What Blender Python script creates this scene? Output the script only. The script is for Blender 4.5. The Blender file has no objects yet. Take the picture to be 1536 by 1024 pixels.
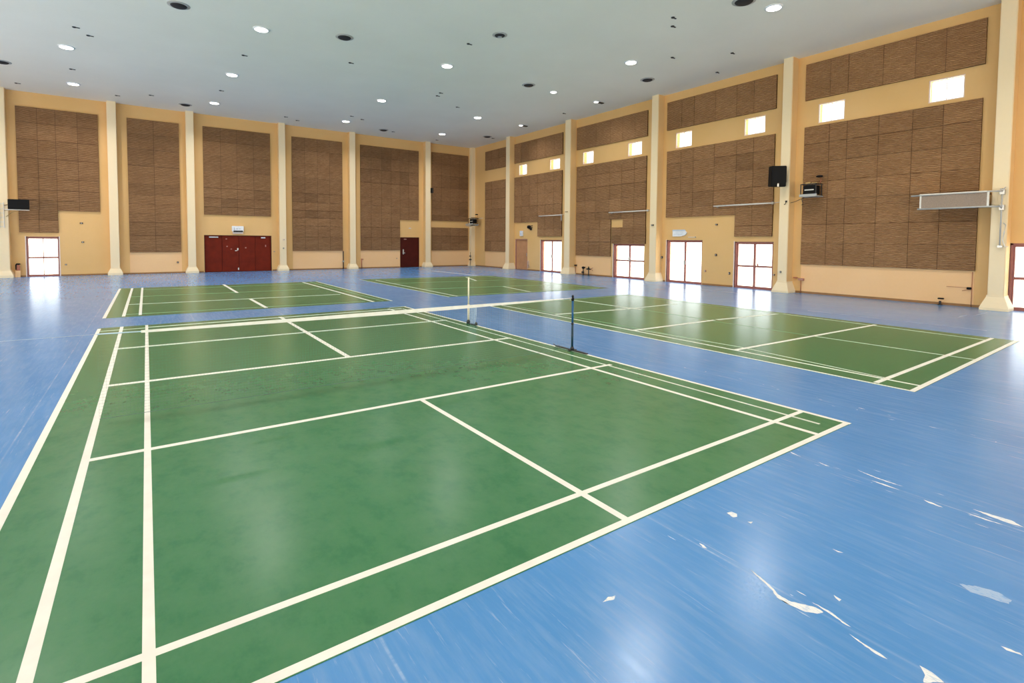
import bpy, bmesh, math, random
from mathutils import Vector, Matrix
random.seed(7)
C = bpy.context.scene.collection
SC = bpy.context.scene
PI = math.pi

# ------------------------------------------------------------------ constants of the hall (metres)
XR, YB, ZC = 19.148, 31.969, 8.346      # right wall, back wall, ceiling
XL, YF = -13.6, -7.0                    # left wall, wall behind the camera
WT = 0.30                               # wall thickness

# ------------------------------------------------------------------ materials
def new_mat(name):
    m = bpy.data.materials.new(name); m.use_nodes = True
    nt = m.node_tree; nt.nodes.clear()
    out = nt.nodes.new('ShaderNodeOutputMaterial')
    b = nt.nodes.new('ShaderNodeBsdfPrincipled')
    nt.links.new(b.outputs[0], out.inputs[0])
    return m, nt, b, out

def node(nt, t, **kw):
    n = nt.nodes.new(t)
    for k, v in kw.items():
        setattr(n, k, v)
    return n

def ramp(nt, fac, stops):
    r = node(nt, 'ShaderNodeValToRGB')
    e = r.color_ramp.elements
    while len(e) < len(stops): e.new(0.5)
    for i, (p, c) in enumerate(stops):
        e[i].position = p
        e[i].color = (c, c, c, 1) if isinstance(c, (int, float)) else (*c, 1)
    nt.links.new(fac, r.inputs[0])
    return r.outputs[0]

def mix(nt, fac, a, b, mode='MIX'):
    m = node(nt, 'ShaderNodeMix', data_type='RGBA', blend_type=mode)
    for sock, val in ((m.inputs[0], fac), (m.inputs[6], a), (m.inputs[7], b)):
        if isinstance(val, (int, float)): sock.default_value = val
        elif isinstance(val, tuple): sock.default_value = (*val, 1)
        else: nt.links.new(val, sock)
    return m.outputs[2]

def coords(nt, scale=(1, 1, 1), kind='Object'):
    tc = node(nt, 'ShaderNodeTexCoord'); mp = node(nt, 'ShaderNodeMapping')
    mp.inputs['Scale'].default_value = scale
    nt.links.new(tc.outputs[kind], mp.inputs[0])
    return mp.outputs[0]

def noise(nt, vec, scale, detail=4, rough=0.55):
    n = node(nt, 'ShaderNodeTexNoise')
    n.inputs['Scale'].default_value = scale
    n.inputs['Detail'].default_value = detail
    n.inputs['Roughness'].default_value = rough
    nt.links.new(vec, n.inputs['Vector'])
    return n.outputs[0]

def simple(name, col, rough=0.6, metal=0.0, var=0.08, nscale=6, spec=0.4):
    m, nt, b, _ = new_mat(name)
    n = noise(nt, coords(nt), nscale)
    lo = tuple(max(0, c * (1 - var)) for c in col); hi = tuple(min(1, c * (1 + var)) for c in col)
    nt.links.new(ramp(nt, n, [(0.3, lo), (0.7, hi)]), b.inputs['Base Color'])
    b.inputs['Roughness'].default_value = rough
    b.inputs['Metallic'].default_value = metal
    b.inputs['Specular IOR Level'].default_value = spec
    return m

def painted_wall(name, col, patch):
    m, nt, b, _ = new_mat(name)
    big = noise(nt, coords(nt, (0.5, 0.5, 0.5)), 1.0, 5)
    fine = noise(nt, coords(nt), 14, 3)
    c = mix(nt, ramp(nt, big, [(0.35, 0.0), (0.75, 1.0)]), col, patch)
    c = mix(nt, ramp(nt, fine, [(0.3, 0.06), (0.7, 0.0)]), c, tuple(x * 0.75 for x in col))
    nt.links.new(c, b.inputs['Base Color'])
    b.inputs['Roughness'].default_value = 0.55
    b.inputs['Specular IOR Level'].default_value = 0.3
    bp = node(nt, 'ShaderNodeBump'); bp.inputs['Strength'].default_value = 0.08; bp.inputs['Distance'].default_value = 0.01
    nt.links.new(fine, bp.inputs['Height']); nt.links.new(bp.outputs[0], b.inputs['Normal'])
    return m

def floor_paint(name, dark, mid, light, rough, seams, amt=0.6):
    """gloss floor paint, brushed along the hall's length (Y)"""
    m, nt, b, _ = new_mat(name)
    streak = noise(nt, coords(nt, (7, 0.7, 1)), 3.0, 6, 0.65)
    cloud = noise(nt, coords(nt, (1, 0.6, 1)), 0.9, 5, 0.6)
    fine = noise(nt, coords(nt, (26, 2.2, 1)), 5.0, 4, 0.7)
    c = mix(nt, ramp(nt, cloud, [(0.3, 0.0), (0.7, 1.0)]), dark, mid)
    c = mix(nt, ramp(nt, streak, [(0.45, 0.0), (0.85, 0.40 * amt)]), c, light)
    c = mix(nt, ramp(nt, fine, [(0.62, 0.0), (0.80, 0.40 * amt)]), c, light)
    if seams < 0.5:                          # soft wear mottling of the court paint
        wear = noise(nt, coords(nt, (1.6, 1.1, 1)), 3.2, 8, 0.72)
        c = mix(nt, ramp(nt, wear, [(0.40, 0.0), (0.68, 0.62)]), c, (0.078, 0.205, 0.088))
        c = mix(nt, ramp(nt, wear, [(0.32, 0.40), (0.48, 0.0)]), c, (0.022, 0.128, 0.050))
    scr = noise(nt, coords(nt, (17, 0.8, 1)), 2.0, 5, 0.72)
    gate = noise(nt, coords(nt, (0.8, 0.5, 1)), 1.0, 2)
    s = node(nt, 'ShaderNodeMath', operation='MULTIPLY')
    nt.links.new(ramp(nt, scr, [(0.60, 0.0), (0.70, 1.0)]), s.inputs[0])
    nt.links.new(ramp(nt, gate, [(0.36, 0.08 * seams), (0.62, seams * 0.55)]), s.inputs[1])
    c = mix(nt, s.outputs[0], c, (0.62, 0.66, 0.72))
    if seams > 0.5:                          # joints of the floor sheets every 1.8 m
        tc = node(nt, 'ShaderNodeTexCoord'); sx = node(nt, 'ShaderNodeSeparateXYZ'); nt.links.new(tc.outputs['Object'], sx.inputs[0])
        ad = node(nt, 'ShaderNodeMath', operation='ADD'); ad.inputs[1].default_value = 100.9 - 2.62 + 0.0
        nt.links.new(sx.outputs[0], ad.inputs[0])
        mo = node(nt, 'ShaderNodeMath', operation='MODULO'); mo.inputs[1].default_value = 1.8; nt.links.new(ad.outputs[0], mo.inputs[0])
        d = node(nt, 'ShaderNodeMath', operation='SUBTRACT'); d.inputs[1].default_value = 0.1; nt.links.new(mo.outputs[0], d.inputs[0])
        ab = node(nt, 'ShaderNodeMath', operation='ABSOLUTE'); nt.links.new(d.outputs[0], ab.inputs[0])
        line = ramp(nt, ab.outputs[0], [(0.004, 1.0), (0.009, 0.0)])
        brk = noise(nt, coords(nt, (0.2, 2.2, 1)), 1.5, 5, 0.7)
        g = node(nt, 'ShaderNodeMath', operation='MULTIPLY'); nt.links.new(line, g.inputs[0])
        nt.links.new(ramp(nt, brk, [(0.5, 0.12), (0.7, 0.65)]), g.inputs[1])
        c = mix(nt, g.outputs[0], c, (0.50, 0.60, 0.74))
    nt.links.new(c, b.inputs['Base Color'])
    if seams > .5: nt.links.new(ramp(nt, streak, [(0.3, rough * 0.88), (0.8, rough * 1.25)]), b.inputs['Roughness'])
    else: b.inputs['Roughness'].default_value = rough
    b.inputs['Specular IOR Level'].default_value = 0.5 if seams > .5 else 0.40
    bp = node(nt, 'ShaderNodeBump'); bp.inputs['Strength'].default_value = 0.05 if seams > .5 else 0.012; bp.inputs['Distance'].default_value = 0.004
    nt.links.new(fine, bp.inputs['Height']); nt.links.new(bp.outputs[0], b.inputs['Normal'])
    return m

def slat_mat(name):
    """brown wood-wool boards combed into wavy horizontal ridges"""
    m, nt, b, _ = new_mat(name)
    v = coords(nt)
    w = node(nt, 'ShaderNodeTexWave', wave_type='BANDS', bands_direction='Z')
    w.inputs['Scale'].default_value = 7.2
    w.inputs['Distortion'].default_value = 5.0
    w.inputs['Detail'].default_value = 3
    w.inputs['Detail Scale'].default_value = 0.9
    mp = coords(nt, (0.55, 0.55, 1)); nt.links.new(mp, w.inputs['Vector'])
    at = node(nt, 'ShaderNodeAttribute', attribute_name='tile_tone')
    big = noise(nt, coords(nt, (0.6, 0.6, 1.6)), 1.2, 4)
    fib = noise(nt, coords(nt, (1.6, 1.6, 13)), 3.0, 5, 0.75)
    c = ramp(nt, w.outputs[0], [(0.1, PANEL_LO), (0.5, PANEL_MID), (0.9, PANEL_HI)])
    c = mix(nt, ramp(nt, fib, [(0.35, 0.65), (0.62, 0.0)]), c, PANEL_LO)
    c = mix(nt, ramp(nt, big, [(0.35, 0.3), (0.7, 0.0)]), c, PANEL_LO)
    mul = node(nt, 'ShaderNodeMix', data_type='RGBA', blend_type='MULTIPLY'); mul.inputs[0].default_value = 1
    nt.links.new(c, mul.inputs[6]); nt.links.new(at.outputs['Color'], mul.inputs[7])
    nt.links.new(mul.outputs[2], b.inputs['Base Color'])
    b.inputs['Roughness'].default_value = 0.8; b.inputs['Specular IOR Level'].default_value = 0.2
    bp = node(nt, 'ShaderNodeBump'); bp.inputs['Strength'].default_value = 0.8; bp.inputs['Distance'].default_value = 0.02
    nt.links.new(w.outputs[0], bp.inputs['Height']); nt.links.new(bp.outputs[0], b.inputs['Normal'])
    return m

PANEL_LO, PANEL_MID, PANEL_HI = (0.205, 0.100, 0.042), (0.41, 0.213, 0.096), (0.64, 0.38, 0.195)
M = {}
M['blue'] = floor_paint('blue floor paint', (0.060, 0.228, 0.520), (0.095, 0.275, 0.590), (0.30, 0.43, 0.62), 0.22, 1.0, 0.85)
M['green'] = floor_paint('green court paint', (0.034, 0.158, 0.060), (0.048, 0.186, 0.072), (0.085, 0.215, 0.095), 0.26, 0.0, 0.05)
M['line'] = simple('white line paint', (0.82, 0.785, 0.71), 0.4, var=0.05)
M['line_thin'] = simple('worn line paint', (0.62, 0.66, 0.56), 0.4, var=0.15)
M['line_faint'] = simple('faded line paint', (0.20, 0.34, 0.18), 0.4, var=0.2)
def bare(name, lo, hi):
    m, nt, b, _ = new_mat(name)
    n = noise(nt, coords(nt, (60, 14, 1)), 2.0, 5, 0.7)
    nt.links.new(ramp(nt, n, [(0.36, lo), (0.50, hi)]), b.inputs['Base Color']); b.inputs['Roughness'].default_value = 0.5
    return m
M['bare'] = bare('bare screed', (0.42, 0.52, 0.66), (0.78, 0.78, 0.76))
M['bare_faint'] = bare('worn blue paint', (0.10, 0.29, 0.60), (0.34, 0.46, 0.64))
M['ochre'] = painted_wall('ochre wall paint', (0.72, 0.445, 0.175), (0.76, 0.48, 0.21))
M['peach'] = painted_wall('peach wall paint', (0.85, 0.525, 0.260), (0.87, 0.56, 0.30))
M['cream'] = painted_wall('cream pillar paint', (0.85, 0.69, 0.45), (0.87, 0.72, 0.49))
M['ceiling'] = painted_wall('ceiling paint', (0.86, 0.83, 0.74), (0.90, 0.87, 0.78))
M['skirting'] = simple('brown skirting', (0.30, 0.145, 0.050), 0.5)
M['slats'] = slat_mat('combed wood wool board')
M['seam'] = simple('board backing', (0.125, 0.066, 0.032), 0.9)
M['maroon'] = simple('maroon door paint', (0.150, 0.014, 0.004), 0.55, var=0.18, nscale=3, spec=0.15)
M['maroon_dark'] = simple('dark maroon door paint', (0.068, 0.008, 0.004), 0.55, var=0.18, nscale=3, spec=0.15)
M['tan_door'] = simple('tan door veneer', (0.47, 0.235, 0.115), 0.45, var=0.12, nscale=3)
M['bronze'] = simple('bronze aluminium', (0.33, 0.125, 0.105), 0.4, var=0.1)
M['jamb'] = simple('pale jamb paint', (0.80, 0.66, 0.60), 0.5)  # on the glazed door jambs this pale tone stands for glare
M['steel'] = simple('brushed steel', (0.55, 0.54, 0.52), 0.35, metal=0.85)
M['grey_metal'] = simple('grey painted metal', (0.42, 0.42, 0.41), 0.45)
M['pale_metal'] = simple('pale painted metal', (0.70, 0.67, 0.62), 0.45)
M['dark_metal'] = simple('dark metal', (0.030, 0.028, 0.028), 0.45)
M['rust_metal'] = simple('rusty pipe', (0.38, 0.13, 0.075), 0.6)
M['black'] = simple('black plastic', (0.006, 0.006, 0.007), 0.6, spec=0.15)
M['screen'] = simple('black screen glass', (0.005, 0.005, 0.006), 0.5, spec=0.12)
M['white'] = simple('white plastic', (0.78, 0.80, 0.84), 0.4)
M['paleblue'] = simple('pale blue print', (0.50, 0.60, 0.72), 0.5)
M['greyprint'] = simple('grey print', (0.30, 0.33, 0.37), 0.5)
M['taupe'] = simple('taupe mesh cloth', (0.300, 0.230, 0.180), 0.8, var=0.12, nscale=40)
M['postblue'] = simple('blue post enamel', (0.012, 0.085, 0.22), 0.35)
M['postteal'] = simple('dark teal post enamel', (0.010, 0.040, 0.060), 0.35)
M['postcream'] = simple('cream post enamel', (0.78, 0.70, 0.52), 0.4)
M['net'] = simple('net twine', (0.10, 0.17, 0.15), 0.8)
M['palenet'] = simple('pale blue net twine', (0.50, 0.62, 0.75), 0.8)
M['tape'] = simple('white net tape', (0.84, 0.81, 0.74), 0.7)
M['brass'] = simple('brass gear', (0.45, 0.30, 0.12), 0.4, metal=0.5)
M['sticker'] = simple('worn sticker', (0.45, 0.22, 0.17), 0.5)
M['recess'] = simple('dark light recess', (0.020, 0.018, 0.020), 0.7)

def glass():
    m, nt, b, out = new_mat('clear window glass')
    nt.nodes.remove(b)
    t = node(nt, 'ShaderNodeBsdfTransparent'); g = node(nt, 'ShaderNodeBsdfGlossy'); g.inputs['Roughness'].default_value = 0.03
    t.inputs[0].default_value = (0.72, 0.72, 0.71, 1)
    x = node(nt, 'ShaderNodeMixShader'); x.inputs[0].default_value = 0.05
    nt.links.new(t.outputs[0], x.inputs[1]); nt.links.new(g.outputs[0], x.inputs[2]); nt.links.new(x.outputs[0], out.inputs[0])
    return m
M['glass'] = glass()

LAMP = 9.0
LAMP_W = 92.0
def lamp_mat():
    m, nt, b, out = new_mat('lit downlight lens')
    nt.nodes.remove(b)
    e = node(nt, 'ShaderNodeEmission'); e.inputs[0].default_value = (1.0, 0.955, 0.88, 1); e.inputs[1].default_value = LAMP
    nt.links.new(e.outputs[0], out.inputs[0])
    return m
M['lamp'] = lamp_mat()

# ------------------------------------------------------------------ mesh builder (world coordinates)
class MB:
    def __init__(self):
        self.v = []; self.f = []; self.m = []; self.tone = []; self.smooth = []
    def add(self, vs, fs, mat=0, tone=1.0, smooth=False):
        o = len(self.v); self.v += [tuple(p) for p in vs]
        for f in fs:
            self.f.append([o + i for i in f]); self.m.append(mat); self.tone.append(tone); self.smooth.append(smooth)
    def box(self, x0, x1, y0, y1, z0, z1, mat=0, tone=1.0, bev=0.0):
        if x0 > x1: x0, x1 = x1, x0
        if y0 > y1: y0, y1 = y1, y0
        if z0 > z1: z0, z1 = z1, z0
        if bev > 0:
            bm = bmesh.new(); bmesh.ops.create_cube(bm, size=1)
            for v in bm.verts:
                v.co = Vector(((x0 + x1) / 2 + v.co.x * (x1 - x0), (y0 + y1) / 2 + v.co.y * (y1 - y0), (z0 + z1) / 2 + v.co.z * (z1 - z0)))
            bmesh.ops.bevel(bm, geom=bm.edges[:], offset=bev, segments=2, affect='EDGES')
            bm.verts.index_update()
            self.add([v.co[:] for v in bm.verts], [[v.index for v in f.verts] for f in bm.faces], mat, tone)
            bm.free(); return self
        vs = [(x0, y0, z0), (x1, y0, z0), (x1, y1, z0), (x0, y1, z0), (x0, y0, z1), (x1, y0, z1), (x1, y1, z1), (x0, y1, z1)]
        self.add(vs, [(0, 3, 2, 1), (4, 5, 6, 7), (0, 1, 5, 4), (1, 2, 6, 5), (2, 3, 7, 6), (3, 0, 4, 7)], mat, tone)
        return self
    def quad(self, pts, mat=0):
        self.add(pts, [tuple(range(len(pts)))], mat); return self
    def lathe(self, c, prof, axis='Z', n=24, mat=0, smooth=True):
        """prof: (radius, height) pairs about an axis through c"""
        vs = []
        for r, h in prof:
            for k in range(n):
                a = 2 * PI * k / n; p, q = r * math.cos(a), r * math.sin(a)
                d = {'Z': (p, q, h), 'X': (h, p, q), 'Y': (q, h, p)}[axis]
                vs.append((c[0] + d[0], c[1] + d[1], c[2] + d[2]))
        fs = []
        for j in range(len(prof) - 1):
            for k in range(n):
                a, b2 = j * n + k, j * n + (k + 1) % n
                fs.append((a, b2, b2 + n, a + n))
        fs.append(tuple(reversed(range(n)))); fs.append(tuple(range((len(prof) - 1) * n, len(prof) * n)))
        self.add(vs, fs, mat, smooth=smooth); return self
    def tube(self, pts, r, n=10, mat=0):
        pts = [Vector(p) for p in pts]; rings = []
        for i, p in enumerate(pts):
            d = (pts[min(i + 1, len(pts) - 1)] - pts[max(i - 1, 0)]).normalized()
            u = d.cross(Vector((0, 0, 1)))
            if u.length < 1e-3: u = d.cross(Vector((0, 1, 0)))
            u.normalize(); w = d.cross(u)
            rr = r[i] if isinstance(r, (list, tuple)) else r
            rings.append([p + u * rr * math.cos(2 * PI * k / n) + w * rr * math.sin(2 * PI * k / n) for k in range(n)])
        vs = [q[:] for ring in rings for q in ring]; fs = []
        for j in range(len(pts) - 1):
            for k in range(n):
                a, b2 = j * n + k, j * n + (k + 1) % n
                fs.append((a, b2, b2 + n, a + n))
        fs.append(tuple(reversed(range(n)))); fs.append(tuple(range((len(pts) - 1) * n, len(pts) * n)))
        self.add(vs, fs, mat, smooth=True); return self
    def prism(self, poly, axis, a, b, mat=0):
        """polygon swept along an axis: poly gives the two other coordinates in order"""
        def p3(p, t): return {'X': (t, p[0], p[1]), 'Y': (p[0], t, p[1]), 'Z': (p[0], p[1], t)}[axis]
        n = len(poly)
        vs = [p3(p, a) for p in poly] + [p3(p, b) for p in poly]
        fs = [tuple(range(n)), tuple(reversed(range(n, 2 * n)))] + [(k, k + n, (k + 1) % n + n, (k + 1) % n) for k in range(n)]
        self.add(vs, fs, mat); return self
    def build(self, name, mats, parent=None, origin=None):
        me = bpy.data.meshes.new(name)
        par_loc = Vector(parent['base']) if parent is not None and 'base' in parent else Vector((0, 0, 0))
        org = Vector(origin) if origin is not None else par_loc
        me.from_pydata([(x - org.x, y - org.y, z - org.z) for x, y, z in self.v], [], self.f)
        for mm in (mats if isinstance(mats, (list, tuple)) else [mats]): me.materials.append(M[mm])
        at = me.attributes.new('tile_tone', 'FLOAT', 'FACE')
        for i, p in enumerate(me.polygons):
            p.material_index = self.m[i]; p.use_smooth = self.smooth[i]; at.data[i].value = self.tone[i]
        me.update()
        bm = bmesh.new(); bm.from_mesh(me); bmesh.ops.recalc_face_normals(bm, faces=bm.faces[:]); bm.to_mesh(me); bm.free()
        o = bpy.data.objects.new(name, me); C.objects.link(o)
        o.location = org - par_loc if parent is not None else org
        if parent is not None: o.parent = parent
        o['base'] = tuple(org)
        return o

def tag(o, label, cat, group=None, kind=None):
    o['label'] = label; o['category'] = cat
    if group: o['group'] = group
    if kind: o['kind'] = kind
    return o

def thing(name, label, cat, loc, group=None, kind=None):
    o = bpy.data.objects.new(name, None); C.objects.link(o); o.location = loc; o['base'] = tuple(loc)
    o.empty_display_size = 0.1
    return tag(o, label, cat, group, kind)

def dup(root, loc, label, group=None):
    """copy of a thing with copies of its parts and sub-parts"""
    r = root.copy(); C.objects.link(r); r.location = loc; r['base'] = tuple(loc); r['label'] = label
    if group: r['group'] = group
    for ch in list(root.children):
        c = ch.copy(); C.objects.link(c); c.parent = r
        for g in ch.children:
            d = g.copy(); C.objects.link(d); d.parent = c
    return r

# ------------------------------------------------------------------ the shell
def wall_with_holes(rect, holes, place, t0, t1, mb, mat=0):
    """rect and holes in wall coordinates (a0,a1,z0,z1); place(a, z, t) -> world point"""
    As = sorted({rect[0], rect[1], *[h[0] for h in holes], *[h[1] for h in holes]})
    Zs = sorted({rect[2], rect[3], *[h[2] for h in holes], *[h[3] for h in holes]})
    for i in range(len(As) - 1):
        for j in range(len(Zs) - 1):
            ca, cz = (As[i] + As[i + 1]) / 2, (Zs[j] + Zs[j + 1]) / 2
            if any(h[0] < ca < h[1] and h[2] < cz < h[3] for h in holes): continue
            for t in (t0, t1):
                mb.quad([place(As[i], Zs[j], t), place(As[i + 1], Zs[j], t), place(As[i + 1], Zs[j + 1], t), place(As[i], Zs[j + 1], t)], mat)
    for a0, a1, z0, z1 in list(holes) + [rect]:
        for p, q in (((a0, z0), (a1, z0)), ((a1, z0), (a1, z1)), ((a1, z1), (a0, z1)), ((a0, z1), (a0, z0))):
            mb.quad([place(*p, t0), place(*q, t0), place(*q, t1), place(*p, t1)], mat)

# openings
D1 = (-4.46, -3.33, 0, 1.835); D2 = (2.52, 5.82, 0, 1.99); D3 = (13.61, 14.96, 0, 1.985)
D4 = (25.44, 26.72, 0, 1.925); D5 = (22.23, 24.13, 0, 1.87); D6 = (16.28, 18.26, 0, 1.685)
D7 = (13.18, 15.01, 0, 1.88); D8 = (10.15, 11.71, 0, 1.825); D9 = (1.75, 3.66, 0, 1.82)
WIN = [(25.57, 26.38, 5.885, 6.53), (22.45, 23.35, 5.89, 6.49), (19.77, 20.58, 5.90, 6.545), (16.54, 17.41, 5.91, 6.55),
       (13.81, 14.64, 5.91, 6.58), (10.59, 11.44, 5.945, 6.60), (7.88, 8.71, 5.94, 6.60), (4.775, 5.61, 5.97, 6.635)]

mb = MB(); wall_with_holes((XL, XR, 0, ZC), [D1, D2, D3], lambda a, z, t: (a, t, z), YB, YB + WT, mb)
# peach repainted fields under the panels (a few millimetres of paint and filler on the wall)
for a0, a1, z1 in ((-0.68, 1.50, 1.10), (6.96, 9.86, 1.13), (10.97, 13.58, 1.13), (15.88, 19.10, 1.11)):
    mb.box(a0, a1, YB - 0.006, YB + 0.01, 0.0, z1, 1)
tag(mb.build('wall_back', ['ochre', 'peach']), 'ochre painted back wall with peach fields under the panels', 'wall', kind='structure')

mb = MB(); wall_with_holes((YF, YB, 0, ZC), [D4, D5, D6, D7, D8, D9] + WIN, lambda a, z, t: (t, a, z), XR, XR + WT, mb)
for a0, a1, z1 in ((27.85, 30.28, 1.10), (18.43, 21.02, 1.05), (4.37, 9.13, 1.03)):
    mb.box(XR - 0.006, XR + 0.01, a0, a1, 0.0, z1, 1)
tag(mb.build('wall_right', ['ochre', 'peach']), 'ochre painted right wall pierced by glazed doors and small windows', 'wall', kind='structure')

L_ADDED_BAYS = [(y, y + 4.9, 0.0, 3.0) for y in (-5.6, 0.2, 6.0, 11.8, 17.6, 23.4)]   # bays added to both unseen walls so daylight reaches the ceiling
F_ADDED_BAYS = [(x, x + 4.9, 0.0, 2.4) for x in (-12.0, -6.2, -0.4, 5.4, 11.2)]
mb = MB(); wall_with_holes((YF, YB, 0, ZC), L_ADDED_BAYS, lambda a, z, t: (t, a, z), XL, XL - WT, mb)
tag(mb.build('wall_left', 'ochre'), 'ochre painted left side wall with wide bays added to let in daylight', 'wall', kind='structure')
mb = MB(); wall_with_holes((XL, XR, 0, ZC), F_ADDED_BAYS, lambda a, z, t: (a, t, z), YF, YF - WT, mb)
tag(mb.build('wall_front', 'ochre'), 'ochre painted end wall with wide bays added to let in daylight, behind the camera', 'wall', kind='structure')
mb = MB().box(XL - WT, XR + WT, YF - WT, YB + WT, ZC, ZC + 0.25)
tag(mb.build('ceiling', 'ceiling'), 'flat pale grey ceiling with round downlights', 'ceiling', kind='structure')

# floor with its bare patches and stray painted lines
mb = MB().box(XL - WT, XR + WT, YF - WT, YB + WT, -0.25, 0.0)
SCUFF = [
[(2.655,1.483),(2.641,1.417),(2.619,1.357),(2.584,1.298),(2.579,1.24),(2.609,1.188),(2.641,1.138),(2.636,1.1),(2.601,1.113),(2.565,1.154),(2.559,1.19),(2.548,1.238),(2.553,1.282),(2.587,1.321),(2.611,1.378),(2.629,1.425)],
[(2.665,1.168),(2.667,1.074),(2.638,0.981),(2.634,1.000),(2.652,1.081)],
[(2.586,0.97),(2.575,0.899),(2.572,0.845),(2.561,0.81),(2.554,0.838),(2.561,0.897)],
[(2.635,0.72),(2.635,0.678),(2.614,0.631),(2.545,0.68),(2.594,0.689)],
[(2.811,1.129),(2.805,1.091),(2.783,1.091),(2.795,1.115)],
[(3.092,1.897),(3.131,1.887),(3.135,1.851),(3.103,1.831),(3.074,1.843)],
[(3.103,1.759),(3.13,1.74),(3.098,1.734)],
[(2.643,1.793),(2.646,1.764),(2.633,1.733),(2.62,1.755)],
[(4.391,1.218),(4.392,1.171),(4.37,1.105),(4.362,1.124),(4.366,1.185)],
[(4.51,0.983),(4.521,0.898),(4.531,0.793),(4.487,0.729),(4.472,0.793),(4.481,0.885)],
[(4.408,0.984),(4.417,0.903),(4.415,0.81),(4.400,0.883)],
[(4.44,1.94),(4.423,1.839),(4.413,1.863)],
[(4.54,1.687),(4.511,1.545),(4.505,1.367),(4.493,1.464),(4.503,1.579)],
[(4.423,1.55),(4.434,1.446),(4.418,1.364),(4.408,1.451)],
[(3.235,1.315),(3.244,1.26),(3.226,1.281)],
[(4.465,2.187),(4.427,2.061),(4.433,2.131)],
[(3.063,0.551),(3.08,0.492),(3.069,0.481),(3.051,0.53)],
[(1.808,1.759),(1.857,1.771),(1.895,1.757),(1.868,1.74)]]
FAINT = [[(3.45,0.79),(3.505,0.725),(3.531,0.655),(3.506,0.599),(3.459,0.6),(3.439,0.657),(3.414,0.737)],
[(16.105,3.961),(16.499,3.994),(16.953,3.972),(16.808,3.951),(16.313,3.935)],
[(16.879,3.85),(17.357,3.802),(18.141,3.813),(17.593,3.828)]]
def ragged(poly, amp):
    out = []
    for i, p in enumerate(poly):
        q = poly[(i + 1) % len(poly)]; L = math.hypot(q[0] - p[0], q[1] - p[1]); n = max(1, int(L / 0.014))
        for k in range(n):
            t = k / n; a = amp if k else 0
            out.append((p[0] + (q[0] - p[0]) * t + random.uniform(-a, a), p[1] + (q[1] - p[1]) * t + random.uniform(-a, a)))
    return out
for poly in SCUFF: mb.quad([(x, y, 0.0006) for x, y in ragged(poly, 0.003)], 1)
for poly in FAINT: mb.quad([(x, y, 0.0006) for x, y in ragged(poly, 0.004)], 2)
for k in range(60):                                     # small chips along the sheet joints
    sx = random.choice((2.62, 4.42, 4.42, 6.22)); y = random.uniform(0.3, 4.6); x = sx + random.gauss(0, 0.09); l = random.uniform(0.015, 0.08); w = random.uniform(0.002, 0.006)
    if x < 5.70 and y > 2.15: continue
    mb.quad([(x, y, 0.0006), (x + w, y + l * .4, 0.0006), (x + w * .3, y + l, 0.0006), (x - w, y + l * .5, 0.0006)], random.choice((1, 2, 2)))
# stray white line behind the far court and the sidewalk lines near the right wall
mb.quad([(13.86, 22.45, 0.001), (13.98, 22.45, 0.001), (13.78, 27.6, 0.001), (13.66, 27.6, 0.001)], 1)
mb.quad([(13.98, 22.50, 0.001), (13.98, 22.75, 0.001), (13.2, 22.95, 0.001), (13.2, 22.75, 0.001)], 2)
mb.quad([(14.16, 3.0, 0.0008), (14.19, 3.0, 0.0008), (14.30, 6.6, 0.0008), (14.27, 6.6, 0.0008)], 2)
mb.quad([(17.0, 9.75, 0.0008), (17.05, 9.72, 0.0008), (17.3, 13.4, 0.0008), (17.25, 13.4, 0.0008)], 2)
tag(mb.build('floor', ['blue', 'bare', 'bare_faint']), 'glossy blue painted floor scuffed white along its joints', 'floor', kind='structure')

# skirtings
def skirt(name, segs, axis, wall, label):
    m = MB()
    for a0, a1 in segs:
        if axis == 'X': m.box(a0, a1, wall - 0.014, wall + 0.01, 0, 0.07)
        else: m.box(wall - 0.014, wall + 0.01, a0, a1, 0, 0.07)
    tag(m.build(name, 'skirting'), label, 'baseboard', kind='structure')
skirt('baseboard_back', [(XL, -4.5), (-3.29, 2.48), (5.86, 13.57), (15.0, XR)], 'X', YB, 'low brown skirting along the back wall')
skirt('baseboard_right', [(YF, 1.70), (3.70, 10.11), (11.75, 13.14), (15.05, 16.24), (18.30, 22.19), (24.17, 25.40), (26.76, YB)], 'Y', XR, 'low brown skirting along the right wall')

# pillars: cream front, ochre sides
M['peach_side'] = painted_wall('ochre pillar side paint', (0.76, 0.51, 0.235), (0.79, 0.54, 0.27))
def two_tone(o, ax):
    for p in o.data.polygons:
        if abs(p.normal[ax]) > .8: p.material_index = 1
def pillar_back(xc, w, label, d=0.36):
    y0 = YB - d; t = thing('pillar', label, 'pillar', (xc, YB, 0), 'cream pillars', 'structure')
    m = MB().box(xc - w / 2, xc + w / 2, y0, YB + 0.02, 0, ZC + 0.02, bev=0.015); two_tone(m.build('shaft', ['cream', 'peach_side'], t), 0)
    m = MB(); e = 0.11
    lo = [(xc - w / 2 - e, y0 - e), (xc + w / 2 + e, y0 - e), (xc + w / 2 + e, YB + .02), (xc - w / 2 - e, YB + .02)]
    hi = [(xc - w / 2 - .012, y0 - .012), (xc + w / 2 + .012, y0 - .012), (xc + w / 2 + .012, YB + .02), (xc - w / 2 - .012, YB + .02)]
    mid = [(a[0] * .5 + b[0] * .5, a[1] * .5 + b[1] * .5) for a, b in zip(lo, hi)]
    rings = [(lo, 0), (lo, .10), (mid, .22), (hi, .31), (hi, .34)]
    vs = [(x, y, z) for r, z in rings for x, y in r]; fs = [(3, 2, 1, 0), (16, 17, 18, 19)]
    for j in range(4):
        for k in range(4): fs.append((j * 4 + k, j * 4 + (k + 1) % 4, j * 4 + 4 + (k + 1) % 4, j * 4 + 4 + k))
    m.add(vs, fs); m.build('plinth', 'cream', t)
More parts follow.
